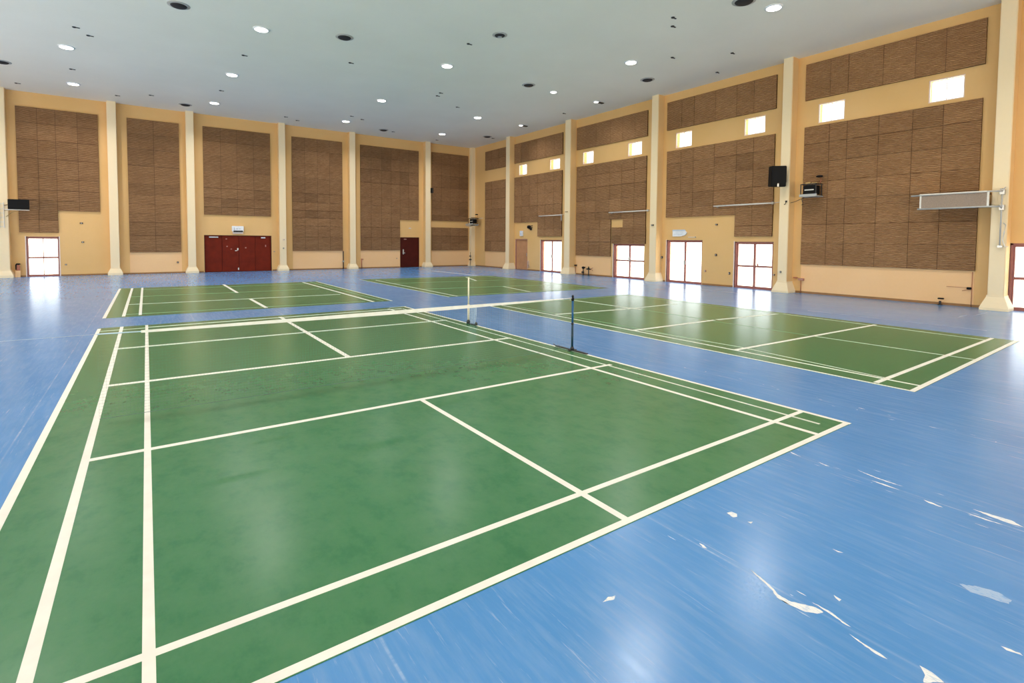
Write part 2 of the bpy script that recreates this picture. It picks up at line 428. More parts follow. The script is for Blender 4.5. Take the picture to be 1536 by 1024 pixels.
def pillar_right(yc, w, label, d=0.40):
    x0 = XR - d; t = thing('pillar', label, 'pillar', (XR, yc, 0), 'cream pillars', 'structure')
    m = MB().box(x0, XR + .02, yc - w / 2, yc + w / 2, 0, ZC + .02, bev=0.015); two_tone(m.build('shaft', ['cream', 'peach_side'], t), 1)
    m = MB(); e = 0.13
    def ring(e): return [(x0 - e, yc - w / 2 - e), (x0 - e, yc + w / 2 + e), (XR + .02, yc + w / 2 + e), (XR + .02, yc - w / 2 - e)]
    rings = [(ring(e), 0), (ring(e), .06), (ring(e * .55), .22), (ring(.015), .36), (ring(.015), .40)]
    vs = [(x, y, z) for r, z in rings for x, y in r]; fs = [(3, 2, 1, 0), (16, 17, 18, 19)]
    for j in range(4):
        for k in range(4): fs.append((j * 4 + k, j * 4 + (k + 1) % 4, j * 4 + 4 + (k + 1) % 4, j * 4 + 4 + k))
    m.add(vs, fs); m.build('plinth', 'cream', t)
pillar_back(-5.14, 0.36, 'cream pillar at the far left edge behind the black television')
pillar_back(-1.25, 0.36, 'cream back wall pillar right of the left glazed door')
pillar_back(1.94, 0.36, 'cream back wall pillar just left of the maroon four-leaf door')
pillar_back(6.37, 0.36, 'cream back wall pillar just right of the maroon four-leaf door')
pillar_back(10.38, 0.36, 'cream back wall pillar beside the dark pipe and the peach field')
pillar_back(15.45, 0.38, 'cream back wall pillar right of the single maroon door, small black speaker on it')
pillar_right(27.05, 0.42, 'cream right wall pillar left of the tan wooden door')
pillar_right(21.35, 0.46, 'cream right wall pillar behind the two low black taps')
pillar_right(15.48, 0.38, 'cream right wall pillar left of the glazed door under the white exit sign')
pillar_right(9.60, 0.34, 'cream right wall pillar carrying the big black loudspeaker')
pillar_right(3.83, 0.34, 'cream right wall pillar nearest the camera, grey cloth screen bracketed to it')
t = thing('pillar', 'slim cream corner pillar where back and right walls meet', 'pillar', (XR, YB, 0), 'cream pillars', 'structure')
MB().box(XR - 0.30, XR + .02, YB - 0.30, YB + .02, 0, ZC + .02, bev=0.02).build('shaft', 'cream', t)
MB().box(XR - 0.42, XR + .02, YB - 0.42, YB + .02, 0, .12).box(XR - 0.36, XR + .02, YB - 0.36, YB + .02, .12, .30).build('plinth', 'cream', t)
pillar_back(-9.4, 0.36, 'cream back wall pillar beyond the left edge of the frame')

# ------------------------------------------------------------------ acoustic panels
ROWB = [7.70, 6.98, 6.23, 5.40, 4.50, 3.97, 3.50, 3.06, 2.60, 1.94, 1.11]
def panel(axis, wall, blocks, label, group):
    """blocks: (a0, a1, z0, z1, column seams, row seams); combed boards on a backing, 6 cm thick"""
    mb = MB(); g = 0.008
    amin = min(b[0] for b in blocks); zmin = min(b[2] for b in blocks)
    for a0, a1, z0, z1, cs, rs in blocks:
        def bx(p0, p1, q0, q1, d, mat, tone):
            if axis == 'X': mb.box(p0, p1, wall - d, wall - .0065, q0, q1, mat, tone)
            else: mb.box(wall - d, wall - .0065, p0, p1, q0, q1, mat, tone)
        bx(a0, a1, z0, z1, 0.045, 1, 1)
        A = [a0] + sorted(c for c in cs if a0 + .1 < c < a1 - .1) + [a1]
        Z = [z0] + sorted(r for r in rs if z0 + .1 < r < z1 - .1) + [z1]
        for j in range(len(Z) - 1):
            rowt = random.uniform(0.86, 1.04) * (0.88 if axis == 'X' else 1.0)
            for i in range(len(A) - 1):
                tone = rowt * random.uniform(0.94, 1.05)
                if random.random() < 0.06: tone *= 0.86
                bx(A[i] + (g if i else 0), A[i + 1] - (g if i < len(A) - 2 else 0), Z[j] + (g if j else 0), Z[j + 1] - (g if j < len(Z) - 2 else 0), 0.062 + random.uniform(-.004, .004), 0, tone)
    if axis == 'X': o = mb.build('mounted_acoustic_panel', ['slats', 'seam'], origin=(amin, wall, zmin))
    else: o = mb.build('mounted_acoustic_panel', ['slats', 'seam'], origin=(wall, amin, zmin))
    return tag(o, label, 'acoustic panel', group)
G1, G2, G3 = 'acoustic panels on the back wall', 'upper acoustic panels on the right wall', 'lower acoustic panels on the right wall'
def cols(a0, a1, n): return [a0 + (a1 - a0) * k / n for k in range(1, n)]
panel('X', YB, [(-4.67, -1.79, 3.04, 7.68, [-3.96, -3.33, -2.55], ROWB), (-4.67, -3.33, 2.02, 3.04, [-3.99], [2.6])], 'brown combed panel with a step cut out, above the left glazed door', G1)
panel('X', YB, [(-0.67, 1.48, 1.09, 7.70, [0.40], ROWB)], 'narrow tall brown panel between the glazed door bay and the maroon four-leaf door bay', G1)
panel('X', YB, [(2.54, 5.80, 3.08, 7.72, [3.35, 4.13, 4.95], ROWB)], 'brown combed panel above the maroon four-leaf door', G1)
panel('X', YB, [(6.96, 9.85, 1.12, 7.72, [7.66, 8.38, 9.09], ROWB)], 'tall unbroken brown panel right of the maroon four-leaf door', G1)
panel('X', YB, [(10.97, 13.58, 1.14, 3.12, [11.65, 12.33, 12.98], ROWB), (10.97, 14.91, 3.12, 7.70, [11.65, 12.33, 12.98, 13.58, 14.2], ROWB)], 'tall brown panel stepped round the single maroon door', G1)
panel('X', YB, [(15.88, 18.62 + .10, 3.14, 7.76, [16.6, 17.3, 18.0], ROWB)], 'upper brown panel of the last back wall bay before the corner', G1)
panel('X', YB, [(15.88, 18.72, 1.11, 2.68, [16.6, 17.3, 18.0], [1.6, 2.1])], 'low brown panel under a cream gap, last back wall bay before the corner', G1)
panel('X', YB, [(-8.9, -5.55, 1.1, 7.70, cols(-8.9, -5.55, 4), ROWB)], 'brown panel cut by the left edge of the frame, left of the first pillar', G1)
ROWR = [5.25, 4.60, 3.92, 3.30, 2.44, 1.775]
panel('Y', XR, [(27.75, 30.26, 6.60, 7.86, cols(27.75, 30.26, 3), [7.25])], 'short upper brown panel beside the far corner', G2)
panel('Y', XR, [(27.75, 30.26, 1.09, 5.79, cols(27.75, 30.26, 3), ROWR)], 'narrow lower brown panel beside the far corner', G3)
panel('Y', XR, [(22.18, 26.81, 6.67, 7.865, [22.9, 23.7, 24.5, 25.3, 26.1], [])], 'upper brown panel above the tan door bay', G2)
panel('Y', XR, [(22.20, 26.78, 2.94, 5.78, [22.9, 23.7, 24.39, 25.2, 26.0], ROWR), (22.20, 24.39, 2.07, 2.94, [22.9, 23.7], [2.5])], 'lower brown panel stepped above the tan door', G3)
panel('Y', XR, [(16.19, 21.01, 6.71, 7.89, [16.93, 17.73, 18.53, 19.53, 20.3], [])], 'upper brown panel above the two low black taps', G2)
panel('Y', XR, [(18.43, 21.00, 1.04, 2.90, [19.2, 20.0], ROWR), (16.21, 21.00, 2.90, 5.80, [16.93, 17.73, 18.53, 19.53, 20.3], ROWR), (16.21, 17.62, 2.50, 2.90, [16.93], []), (16.20, 18.35, 1.70, 2.50, [16.93, 17.73], [2.1])], 'lower brown panel with a small missing board, above the low glazed door and black taps', G3)
panel('Y', XR, [(10.18, 15.08, 6.75, 7.98, [11.04, 11.75, 12.68, 13.68, 14.3], [])], 'upper brown panel left of the big black loudspeaker', G2)
panel('Y', XR, [(10.19, 15.05, 2.88, 5.82, [11.0, 11.70, 12.68, 13.68, 14.3], ROWR), (10.20, 11.71, 2.03, 2.88, [11.0], [2.44])], 'lower brown panel stepped above the white exit sign and two glazed doors', G3)
panel('Y', XR, [(4.34, 9.14, 6.79, 8.045, [5.22, 5.95, 6.79, 7.78, 8.33], [])], 'upper brown panel nearest the camera, deep wavy ridges', G2)
panel('Y', XR, [(4.36, 9.13, 1.03, 5.86, [5.22, 5.96, 6.85, 7.76, 8.31], ROWR)], 'large lower brown panel nearest the camera, behind the grey cloth screen', G3)

# ------------------------------------------------------------------ doors and windows
class Frame:
    """box in wall coordinates: a along the wall, d depth behind (+) or in front (-) of the wall face"""
    def __init__(s, axis, wall): s.axis, s.wall, s.mb = axis, wall, MB()
    def box(s, a0, a1, d0, d1, z0, z1, mat=0, bev=0.0):
        if s.axis == 'X': s.mb.box(a0, a1, s.wall + d0, s.wall + d1, z0, z1, mat, 1.0, bev)
        else: s.mb.box(s.wall + d0, s.wall + d1, a0, a1, z0, z1, mat, 1.0, bev)
        return s
    def build(s, name, mats, parent): return s.mb.build(name, mats, parent)

def glazed_door(n, axis, wall, D, label, midrail=True, wide_post=None, handle_at=None, faint=False):
    a0, a1, _, zt = D
    loc = ((a0 + a1) / 2, wall, 0) if axis == 'X' else (wall, (a0 + a1) / 2, 0)
    t = thing('door_%d' % n, label, 'glazed door', loc, None, 'structure')
    F = lambda: Frame(axis, wall)
    j = 0.05
    F().box(a0, a0 + j, .03, .20, 0, zt).box(a1 - j, a1, .03, .20, 0, zt).box(a0, a1, .03, .20, zt - j, zt).box(a0 + j, a1 - j, .03, .20, 0, .03).build('door_frame', 'bronze', t)
    m = (a0 + a1) / 2; s = 0.042 if not faint else 0.014; spans = ((a0 + j, m), (m, a1 - j))
    for k, (p, q) in enumerate(spans):
        f = F().box(p, p + s, .09, .14, .03, zt - j).box(q - s, q, .09, .14, .03, zt - j).box(p + s, q - s, .09, .14, .03, .09).box(p + s, q - s, .09, .14, zt - j - .05, zt - j)
        if midrail: f.box(p + s, q - s, .085, .145, .83, .905)
        leaf = f.build('door_leaf', 'bronze', t)
        F().box(p + s, q - s, .112, .118, .09, zt - j - .05).build('glass_pane', 'glass', leaf)
        if handle_at is not None:
            x = q - s / 2 if k == 0 else p + s / 2
            F().box(x - .012, x + .012, .05, .09, handle_at - .09, handle_at + .09, bev=.004).build('door_handle', 'grey_metal', leaf)
    return t
glazed_door(1, 'X', YB, D1, 'white lit glazed door on the back wall at far left', faint=True)
glazed_door(5, 'Y', XR, D5, 'glazed double door beside the tan wooden door, farthest on the right wall', midrail=False, handle_at=.92)
glazed_door(6, 'Y', XR, D6, 'low glazed double door right of the two black taps', handle_at=.95)
glazed_door(7, 'Y', XR, D7, 'tall-paned glazed door under the white exit sign', midrail=False, handle_at=.9)
glazed_door(8, 'Y', XR, D8, 'glazed door with middle rail left of the loudspeaker pillar')
glazed_door(9, 'Y', XR, D9, 'glazed door cut by the right edge of the frame')
# far jamb strips with daylight glare in their pale colour, latch on door 8
F8 = bpy.data.objects['door_8']
Frame('Y', XR).box(10.76, 10.80, .05, .09, .86, .99, bev=.006).build('door_latch', 'rust_metal', F8)
for n, D in ((5, D5), (6, D6), (7, D7), (8, D8), (9, D9)):
    Frame('Y', XR).box(D[1], D[1] + .035, -.012, .03, 0, D[3] + .02).build('jamb_glare', 'jamb', bpy.data.objects['door_%d' % n])
Frame('X', YB).box(D1[0] - .035, D1[0], -.012, .03, 0, D1[3] + .02).box(D1[1], D1[1] + .035, -.012, .03, 0, D1[3] + .02).build('jamb_glare', 'jamb', bpy.data.objects['door_1'])  # same pale glare strips on both sides of the back wall door

# four-leaf maroon door
t = thing('door_2', 'wide maroon four-leaf door under the white emergency light box', 'door', ((D2[0] + D2[1]) / 2, YB, 0), None, 'structure')
Frame('X', YB).box(D2[0], D2[0] + .03, .0, .2, 0, D2[3]).box(D2[1] - .03, D2[1], .0, .2, 0, D2[3]).box(D2[0], D2[1], .0, .2, D2[3] - .03, D2[3]).build('door_frame', 'maroon_dark', t)
w = (D2[1] - D2[0] - .06) / 4
Frame('X', YB).box(D2[0] + .02, D2[1] - .02, .115, .14, 0.0, D2[3] - .02).build('leak_stop', 'maroon_dark', t)  # unseen board added behind the leaves to block daylight in the gaps
for k in range(4):
    p = D2[0] + .03 + k * w; dd = .03 if k in (1, 2) else .06
    leaf = Frame('X', YB).box(p + .006, p + w - .006, dd, dd + .05, .012, D2[3] - .035, bev=.004).build('door_leaf', 'maroon', t)
    if k == 0: Frame('X', YB).box(p + w * .25, p + w * .78, dd - .05, dd, 1.86, 1.91, bev=.008).build('door_closer', 'white', leaf)
    if k == 3: Frame('X', YB).box(p + w * .38, p + w * .66, dd - .05, dd, 1.84, 1.90, bev=.012).build('door_closer', 'white', leaf)
    if k == 1:
        Frame('X', YB).box(p + w - .09, p + w - .03, dd - .045, dd, 1.17, 1.29, bev=.01).box(p + w - .20, p + w - .09, dd - .05, dd - .03, 1.135, 1.165, bev=.005).build('door_handle', 'steel', leaf)
        Frame('X', YB).box(p + w - .06, p + w - .01, dd - .02, dd, .09, .21, bev=.005).build('door_bolt', 'steel', leaf)
        Frame('X', YB).box(p + .40, p + .47, dd - .003, dd, 1.22, 1.26).box(p + .20, p + .27, dd - .003, dd, 1.36, 1.41).box(p + .17, p + .24, dd - .003, dd, 1.77, 1.81).build('sticker', 'sticker', leaf)
    if k == 2: Frame('X', YB).box(p + .30, p + .37, dd - .003, dd, 1.28, 1.34).build('sticker', 'sticker', leaf)
    if k == 3: Frame('X', YB).box(p + .52, p + .57, dd - .003, dd, 1.36, 1.47).build('sticker', 'sticker', leaf)
# single maroon door
t = thing('door_3', 'single dark maroon door in the back wall', 'door', ((D3[0] + D3[1]) / 2, YB, 0), None, 'structure')
Frame('X', YB).box(D3[0], D3[0] + .04, .0, .2, 0, D3[3]).box(D3[1] - .04, D3[1], .0, .2, 0, D3[3]).box(D3[0], D3[1], .0, .2, D3[3] - .04, D3[3]).build('door_frame', 'maroon_dark', t)
Frame('X', YB).box(D3[0] + .02, D3[1] - .02, .105, .13, 0.0, D3[3] - .02).build('leak_stop', 'maroon_dark', t)  # hidden board added to stop daylight around the leaf
leaf = Frame('X', YB).box(D3[0] + .045, D3[1] - .045, .05, .10, .012, D3[3] - .045, bev=.004).build('door_leaf', 'maroon_dark', t)
Frame('X', YB).box(D3[0] + .19, D3[0] + .27, .02, .05, .86, 1.19, bev=.008).box(D3[0] + .17, D3[0] + .33, -.02, .02, .93, .98, bev=.008).build('door_handle', 'steel', leaf)
Frame('X', YB).box(D3[0] + .27, D3[0] + .45, .0, .05, 1.83, 1.89, bev=.01).build('door_closer', 'sticker', leaf)
# tan door
t = thing('door_4', 'plain tan wooden door on the right wall near the corner', 'door', (XR, (D4[0] + D4[1]) / 2, 0), None, 'structure')
Frame('Y', XR).box(D4[0], D4[0] + .05, .0, .2, 0, D4[3]).box(D4[1] - .05, D4[1], .0, .2, 0, D4[3]).box(D4[0], D4[1], .0, .2, D4[3] - .05, D4[3]).build('door_frame', 'sticker', t)
Frame('Y', XR).box(D4[0] + .02, D4[1] - .02, .115, .14, 0.0, D4[3] - .02).build('leak_stop', 'tan_door', t)  # unseen backing added against light leaking round the tan leaf
leaf = Frame('Y', XR).box(D4[0] + .055, D4[1] - .055, .06, .11, .012, D4[3] - .055, bev=.004).build('door_leaf', 'tan_door', t)
Frame('Y', XR).box(D4[0] + .10, D4[0] + .16, .03, .06, .85, 1.05, bev=.008).build('door_handle', 'steel', leaf)

for k, (a0, a1, z0, z1) in enumerate(WIN):
    where = ['small high window farthest away, in the tan door bay', 'small high window second from the far corner',
             'small high window left of pair above the black taps', 'small high window right of pair above the low glazed door',
             'small high window above the white exit sign', 'small high window just left of the loudspeaker pillar',
             'small high window just right of the loudspeaker pillar', 'small high window nearest the camera'][k]
    t = thing('window_%d' % (k + 1), where, 'window', (XR, (a0 + a1) / 2, z0), None, 'structure')
    f = 0.03
    fr = Frame('Y', XR).box(a0, a0 + f, .01, .07, z0, z1).box(a1 - f, a1, .01, .07, z0, z1).box(a0 + f, a1 - f, .01, .07, z0, z0 + f).box(a0 + f, a1 - f, .01, .07, z1 - f, z1)
    fr.build('window_frame', 'jamb', t)
    Frame('Y', XR).box(a0 + f, a1 - f, .037, .043, z0 + f, z1 - f).build('glass_pane', 'glass', t)
    Frame('Y', XR).box((a0 + a1) / 2 - .008, (a0 + a1) / 2 + .008, .03, .05, z0 + f, z1 - f).build('glazing_bar', 'pale_metal', t)

# ------------------------------------------------------------------ courts
def court(name, corners, lines, label):
    """corners of the green field; lines: (x0, y0, x1, y1, width, mat) straight strips"""
    cx = sum(c[0] for c in corners) / 4; cy = sum(c[1] for c in corners) / 4
    m = MB().prism(corners, 'Z', 0.0, 0.003)
    o = m.build(name, 'green', origin=(cx, cy, 0)); tag(o, label, 'badminton court', 'green badminton courts')
    y_lo, y_hi = min(c[1] for c in corners), max(c[1] for c in corners); x_lo, x_hi = min(c[0] for c in corners), max(c[0] for c in corners)
    for k, (x0, y0, x1, y1, w, mat) in enumerate(lines):
        z1 = {'line': .0046, 'line_thin': .0042, 'line_faint': .0038}[mat] + .00001 * k
        d = Vector((x1 - x0, y1 - y0)); n = Vector((-d.y, d.x)).normalized() * w / 2
        if abs(d.y) > abs(d.x): nm = 'centre_line' if abs((x0 + x1) / 2 - cx) < .3 * (x_hi - x_lo) / 2 else 'sideline'
        else: nm = 'service_line' if y_lo + 1.2 < (y0 + y1) / 2 < y_hi - 1.2 else 'baseline'
        lm = MB().prism([(x0 - n.x, y0 - n.y), (x1 - n.x, y1 - n.y), (x1 + n.x, y1 + n.y), (x0 + n.x, y0 + n.y)], 'Z', .003, z1)
        lm.build(nm, mat, o)
    return o
L, T, FT = 'line', 'line_thin', 'line_faint'
A_, B_, C_, CT, R2, RM, R1 = -0.786, -0.433, -0.026, 2.478, 5.09, 5.41, 5.64
court('badminton_court', [(-0.81, 2.17), (5.66, 2.17), (5.67, 12.98), (-0.80, 12.98)],
      [(A_, 2.17, A_, 12.90, .055, L), (B_, 2.20, B_, 12.98, .055, L), (C_, 2.20, C_, 12.95, .048, L),
       (CT, 2.20, CT, 5.27, .052, L), (CT, 7.76, CT, 12.72, .075, L),
       (R2 - .02, 2.20, R2 + .01, 12.75, .055, L), (RM - .03, 2.34, RM + .02, 12.6, .035, T), (R1, 2.17, R1 - .01, 12.97, .05, L),
       (-0.81, 2.20, 5.665, 2.20, .050, L), (-0.80, 2.63, 5.66, 2.63, .048, L),
       (B_, 5.27, RM + .06, 5.23, .062, L), (B_, 7.84, RM + .02, 7.72, .085, L), (B_, 10.40, RM + .05, 10.25, .11, T),
       (A_, 12.55, C_, 12.55, .06, T), (C_, 12.62, RM, 12.62, .10, T), (5.2, 12.96, 5.67, 12.96, .05, T)],
      'nearest green badminton court filling the foreground, blue net post on its edge')
court('badminton_court', [(-0.81, 14.55), (5.88, 14.38), (5.92, 22.75), (-0.80, 22.95)],
      [(-0.80, 14.55, -0.79, 22.9, .065, L), (-0.457, 14.68, -0.441, 22.85, .065, L), (-0.149, 14.76, -0.149, 22.9, .06, L),
       (2.44, 19.25, 2.44, 23.0, .09, L), (2.52, 14.62, 2.50, 17.03, .09, L),
       (-0.43, 19.5, 5.1, 19.3, .10, FT), (-0.43, 17.25, 5.15, 17.0, .11, T), (-0.43, 15.02, 5.15, 14.66, .09, FT), (-.15, 22.0, 5.2, 21.8, .1, FT),
       (5.30, 22.6, 5.33, 14.45, .08, L), (5.60, 22.6, 5.64, 14.5, .05, FT), (5.87, 22.7, 5.86, 14.38, .06, T)],
      'green court beyond the nearest one, in front of the maroon four-leaf door')
court('badminton_court', [(7.77, 14.45), (14.5, 14.05), (14.35, 22.3), (7.80, 23.0)],
      [(7.79, 14.45, 7.82, 22.95, .05, T), (8.12, 14.5, 8.30, 22.2, .07, T), (7.9, 14.66, 14.2, 14.25, .1, FT), (8.13, 17.3, 12.9, 16.5, .1, FT), (12.9, 16.5, 14.2, 16.1, .08, FT),
       (11.40, 16.7, 11.0, 14.4, .08, T), (8.2, 20.2, 14.0, 19.4, .1, FT), (12.75, 21.9, 12.0, 19.7, .1, T), (14.1, 14.3, 14.0, 22.0, .08, FT), (8.2, 22.5, 14.3, 21.9, .09, FT)],
      'farthest green court, near the hall corner beyond the white net post')
court('badminton_court', [(7.51, 2.21), (13.14, 2.32), (13.36, 12.0), (7.62, 11.95)],
      [(7.53, 2.22, 7.64, 11.9, .045, L), (7.90, 2.28, 8.02, 11.85, .05, L), (7.97, 2.66, 8.24, 4.9, .035, T), (8.24, 4.9, 8.20, 11.3, .035, FT), (8.24, 4.9, 8.12, 7.0, .03, T),
       (7.51, 2.245, 13.15, 2.36, .06, L), (7.60, 2.65, 13.1, 2.69, .062, L), (7.95, 4.80, 13.04, 4.60, .07, L), (7.98, 7.02, 10.62, 6.95, .085, L), (10.72, 6.95, 12.9, 6.7, .11, T),
       (8.12, 9.62, 10.3, 9.40, .12, T), (10.3, 9.4, 12.5, 9.4, .10, T), (10.42, 2.30, 10.41, 4.72, .045, T), (10.41, 4.8, 10.46, 6.9, .035, FT), (10.62, 9.1, 10.53, 11.8, .10, T), (10.52, 7.0, 10.62, 9.1, .04, FT),
       (12.74, 2.72, 13.03, 6.6, .05, T), (13.03, 6.6, 13.08, 11.8, .05, FT), (7.65, 11.86, 13.2, 11.86, .09, FT)],
      'green court on the right, along the glazed doors')

# ------------------------------------------------------------------ nets and posts
YN = 6.258
t = thing('net_post', 'short dark blue net post on a black foot bar, right end of the net', 'net post', (5.64, YN, 0.005), 'badminton net posts')
MB().tube([(5.64, YN, .03), (5.64, YN, .44)], .0185, 14).build('pole', 'postteal', t)['label'] = 'dark teal lower tube'
MB().tube([(5.64, YN, .44), (5.64, YN, .82)], .0175, 14).build('pole', 'postblue', t)['label'] = 'blue upper tube'
MB().lathe((5.64, YN, .43), [(.021, 0), (.021, .03)], n=14).build('collar', 'dark_metal', t)
MB().box(5.615, 5.665, 5.90, 6.66, .005, .022, bev=.005).lathe((5.64, YN, .02), [(.035, 0), (.03, .03), (.02, .05)]).box(5.55, 5.73, YN - .02, YN + .02, .005, .018, bev=.004).build('foot_bar', 'dark_metal', t)
MB().tube([(5.625, 6.64, .02), (5.60, 6.68, .045), (5.57, 6.63, .05), (5.58, 6.55, .02)], .008).build('handle', 'dark_metal', t)
MB().lathe((5.64, YN, .82), [(.021, 0), (.024, .02), (.022, .05), (.015, .055), (.02, .075), (.012, .092)], n=14).build('cap', 'black', t)

t = thing('net_post', 'white net post with a scrap of pale net hanging at its foot', 'net post', (5.62, 9.55, 0.005), 'badminton net posts')
MB().tube([(5.62, 9.55, .02), (5.62, 9.55, .42)], .023, 14).build('pole', 'postcream', t)['label'] = 'thicker cream lower tube'
MB().tube([(5.62, 9.55, .42), (5.62, 9.55, .985)], .0165, 14).lathe((5.62, 9.55, .985), [(.02, 0), (.02, .015)], n=14).build('pole', 'postcream', t)['label'] = 'slim cream upper tube'
MB().box(5.60, 5.64, 9.22, 9.60, .005, .02, bev=.004).lathe((5.62, 9.55, .012), [(.045, 0), (.04, .05), (.025, .08)]).build('foot_bar', 'dark_metal', t)
MB().lathe((5.63, 9.25, .012), [(.03, 0), (.03, .03), (.015, .06)]).build('foot_weight', 'dark_metal', t)
m = MB()                                                   # scrap of net: rows and columns of thin twine
def scrap(u, vz):                                           # u 0..1 along, vz 0..1 up
    x = 5.625 + .02 * math.sin(u * 3.0); y = 9.53 - .29 * u - .0 * vz; z = .03 + .36 * vz - .02 * (1 - vz) * math.sin(u * PI)
    return (x, y + (.05 * (1 - vz) ** 3 if u > .8 else 0), z)
for i in range(19):
    m.tube([scrap(i / 18, k / 8) for k in range(9)], .0016 if i < 18 else .004, 5)
for k in range(25):
    m.tube([scrap(i / 9, k / 24) for i in range(10)], .0016 if 0 < k < 24 else .004, 5)
m.build('net_scrap', 'palenet', t)

t = thing('badminton_net', 'badminton net with white top tape stretched across the nearest court', 'net', (2.6, YN, 0.03))
def tapez(x): return .862 - .006 * math.sin(PI * min(1, max(0, (x + .1) / 5.7)))
xs = [-0.40 + i * 0.03 for i in range(int(6.0 / .03) + 1)]
m = MB(); r = .0004
for x in xs: m.box(x - r, x + r, YN - .001, YN + .001, .05, tapez(x) - .02)
for k in range(27):
    z = .05 + k * .0295
    m.box(-0.40, xs[-1], YN - .001, YN + .001, z - r, z + r)
m.build('net_mesh', 'net', t)['label'] = 'fine dark green net mesh'
m = MB(); seg = 40
for k in range(seg):
    a, b = -0.06 + k * (5.50 / seg), -0.06 + (k + 1) * (5.50 / seg)
    za, zb = tapez(a), tapez(b)
    ha, hb = (.012 + .012 * min(1, (q + .06) / 2.5) - .017 * max(0, (q - 3.4) / 2.05) for q in (a, b))
    m.add([(a, YN - .004, za - ha), (b, YN - .004, zb - hb), (b, YN - .004, zb + hb), (a, YN - .004, za + ha), (a, YN + .004, za - ha), (b, YN + .004, zb - hb), (b, YN + .004, zb + hb), (a, YN + .004, za + ha)],
          [(0, 1, 2, 3), (7, 6, 5, 4), (3, 2, 6, 7), (0, 4, 5, 1)])
m.build('net_tape', 'tape', t)
MB().tube([(5.44, YN, .862), (5.655, YN, .865)], .006, 8).build('net_cord', 'pale_metal', t)
MB().tube([(-0.06, YN, .862), (-0.40, YN, .868)], .006, 8).tube([(-0.40, YN, .868), (-1.72, YN, .872)], .0014, 8).build('net_cord', 'palenet', t)['label'] = 'hair-thin cord at the left end'
MB().tube([(-0.40, YN, .05), (2.6, YN, .045), (5.44, YN, .05)], .0022, 6).build('bottom_cord', 'net', t)
t = thing('net_post', 'blue net post out of frame at the left end of the net', 'net post', (-1.74, YN, 0), 'badminton net posts')
MB().tube([(-1.74, YN, .02), (-1.74, YN, .88)], .018, 14).build('pole', 'postblue', t)
MB().box(-1.77, -1.71, 5.9, 6.66, 0, .022, bev=.005).build('foot_bar', 'dark_metal', t)

# ------------------------------------------------------------------ ceiling lights
def downlight(x, y, label, lit=True, r=.19):
    t = thing('ceiling_light', label, 'ceiling light', (x, y, ZC), 'lit round ceiling lights' if lit else 'dark unlit ceiling lights')
    if lit:
        MB().lathe((x, y, ZC - .03), [(r, 0), (r + .03, .0), (r + .05, .02), (r + .05, .035)], n=28).build('trim_ring', 'white', t)
        MB().lathe((x, y, ZC - .036), [(r * .97, 0), (r * .99, .004)], n=28).build('lens', 'lamp', t)
        l = bpy.data.lights.new('downlight_beam', 'AREA'); l.shape = 'DISK'; l.size = r * 1.8; l.energy = LAMP_W * (r / .19) ** 2
        l.spread = math.radians(142); l.color = (1.0, 0.955, 0.88)
        lo = bpy.data.objects.new('downlight_beam', l); C.objects.link(lo); lo.parent = t; lo.location = (0, 0, -.045)
    else:
        MB().lathe((x, y, ZC - .02), [(r + .02, 0), (r + .09, .012), (r + .09, .022)], n=28).build('trim_ring', 'grey_metal', t)
        MB().lathe((x, y, ZC - .05), [(r * .5, -.02), (r * .92, 0), (r + .01, .02), (r + .02, .045)], n=28).build('housing', 'recess', t)
    return t
LIT = [(-2.11, 23.65, 'lit ceiling light at far left, the nearer of two'), (-2.40, 29.05, 'lit ceiling light at far left, close above the stepped panel'),
       (3.07, 18.0, 'large lit ceiling light left of centre, nearest of its row'), (2.93, 23.6, 'lit ceiling light in the row above the four-leaf door, middle one'),
       (2.82, 28.95, 'lit ceiling light close to the back wall above the four-leaf door'), (9.36, 17.55, 'lit ceiling light in the middle row, nearest one'),
       (9.16, 23.65, 'lit ceiling light in the middle row, second from the wall'), (9.15, 28.95, 'lit ceiling light in the middle row, close to the back wall'),
       (14.53, 23.8, 'lit ceiling light before the far corner, nearer one'), (15.0, 28.75, 'lit ceiling light nearest the far corner'),
       (14.60, 13.2, 'lit ceiling light in the right row, above the exit sign door'), (14.43, 7.84, 'large lit ceiling light at top right, nearest the camera'),
       (14.74, 17.77, 'small lit ceiling light beside an unlit dark fitting, right row'), (17.36, 17.8, 'lit ceiling light hanging by a dark flap near the right wall'),
       (17.45, 23.9, 'small lit ceiling light by a dark flap, close to the far right wall')]
for x, y, lb in LIT:
    big = {17.77: .13, 17.8: .10, 23.9: .10}.get(y if x > 14.6 else 0, .19)
    t = downlight(x, y, lb, True, big)
    if x > 17: MB().box(x + .13, x + .42, y - .10, y + .06, ZC - .05, ZC - .02, bev=.005).build('hanging_flap', 'dark_metal', t)
for x in (-7.9, -2.3, 3.0, 9.2, 14.5):
    for y in ((7.8,) if x < 14 else ()) + ((1.0,) if x > 2 else ()) + ((13.2, 18.0, 23.6) if x < -5 else ()) + ((13.0,) if x == -2.3 else ()):
        downlight(x, y, 'lit ceiling light out of frame overhead', True)
for x, y, lb in [(-4.28, 27.09, 'dark unlit light cut by the left edge of the frame'), (.88, 17.58, 'dark unlit light at top left, nearest the camera'), (1.70, 30.2, 'dark unlit light above the narrow tall panel'),
                 (5.38, 17.1, 'dark unlit light left of the ceiling centre'), (11.68, 29.88, 'dark unlit light close to the wall above the single maroon door'),
                 (17.66, 27.77, 'dark unlit light nearest the far corner'), (13.26, 17.63, 'dark unlit light left of a small lit one, above the far court'),
                 (16.69, 14.2, 'dark unlit light with torn rim near the right wall panels'), (13.41, 8.12, 'dark unlit light cut by the top edge beside a lit one')]:
    downlight(x, y, lb, False, .19 if x != 13.41 else .22)
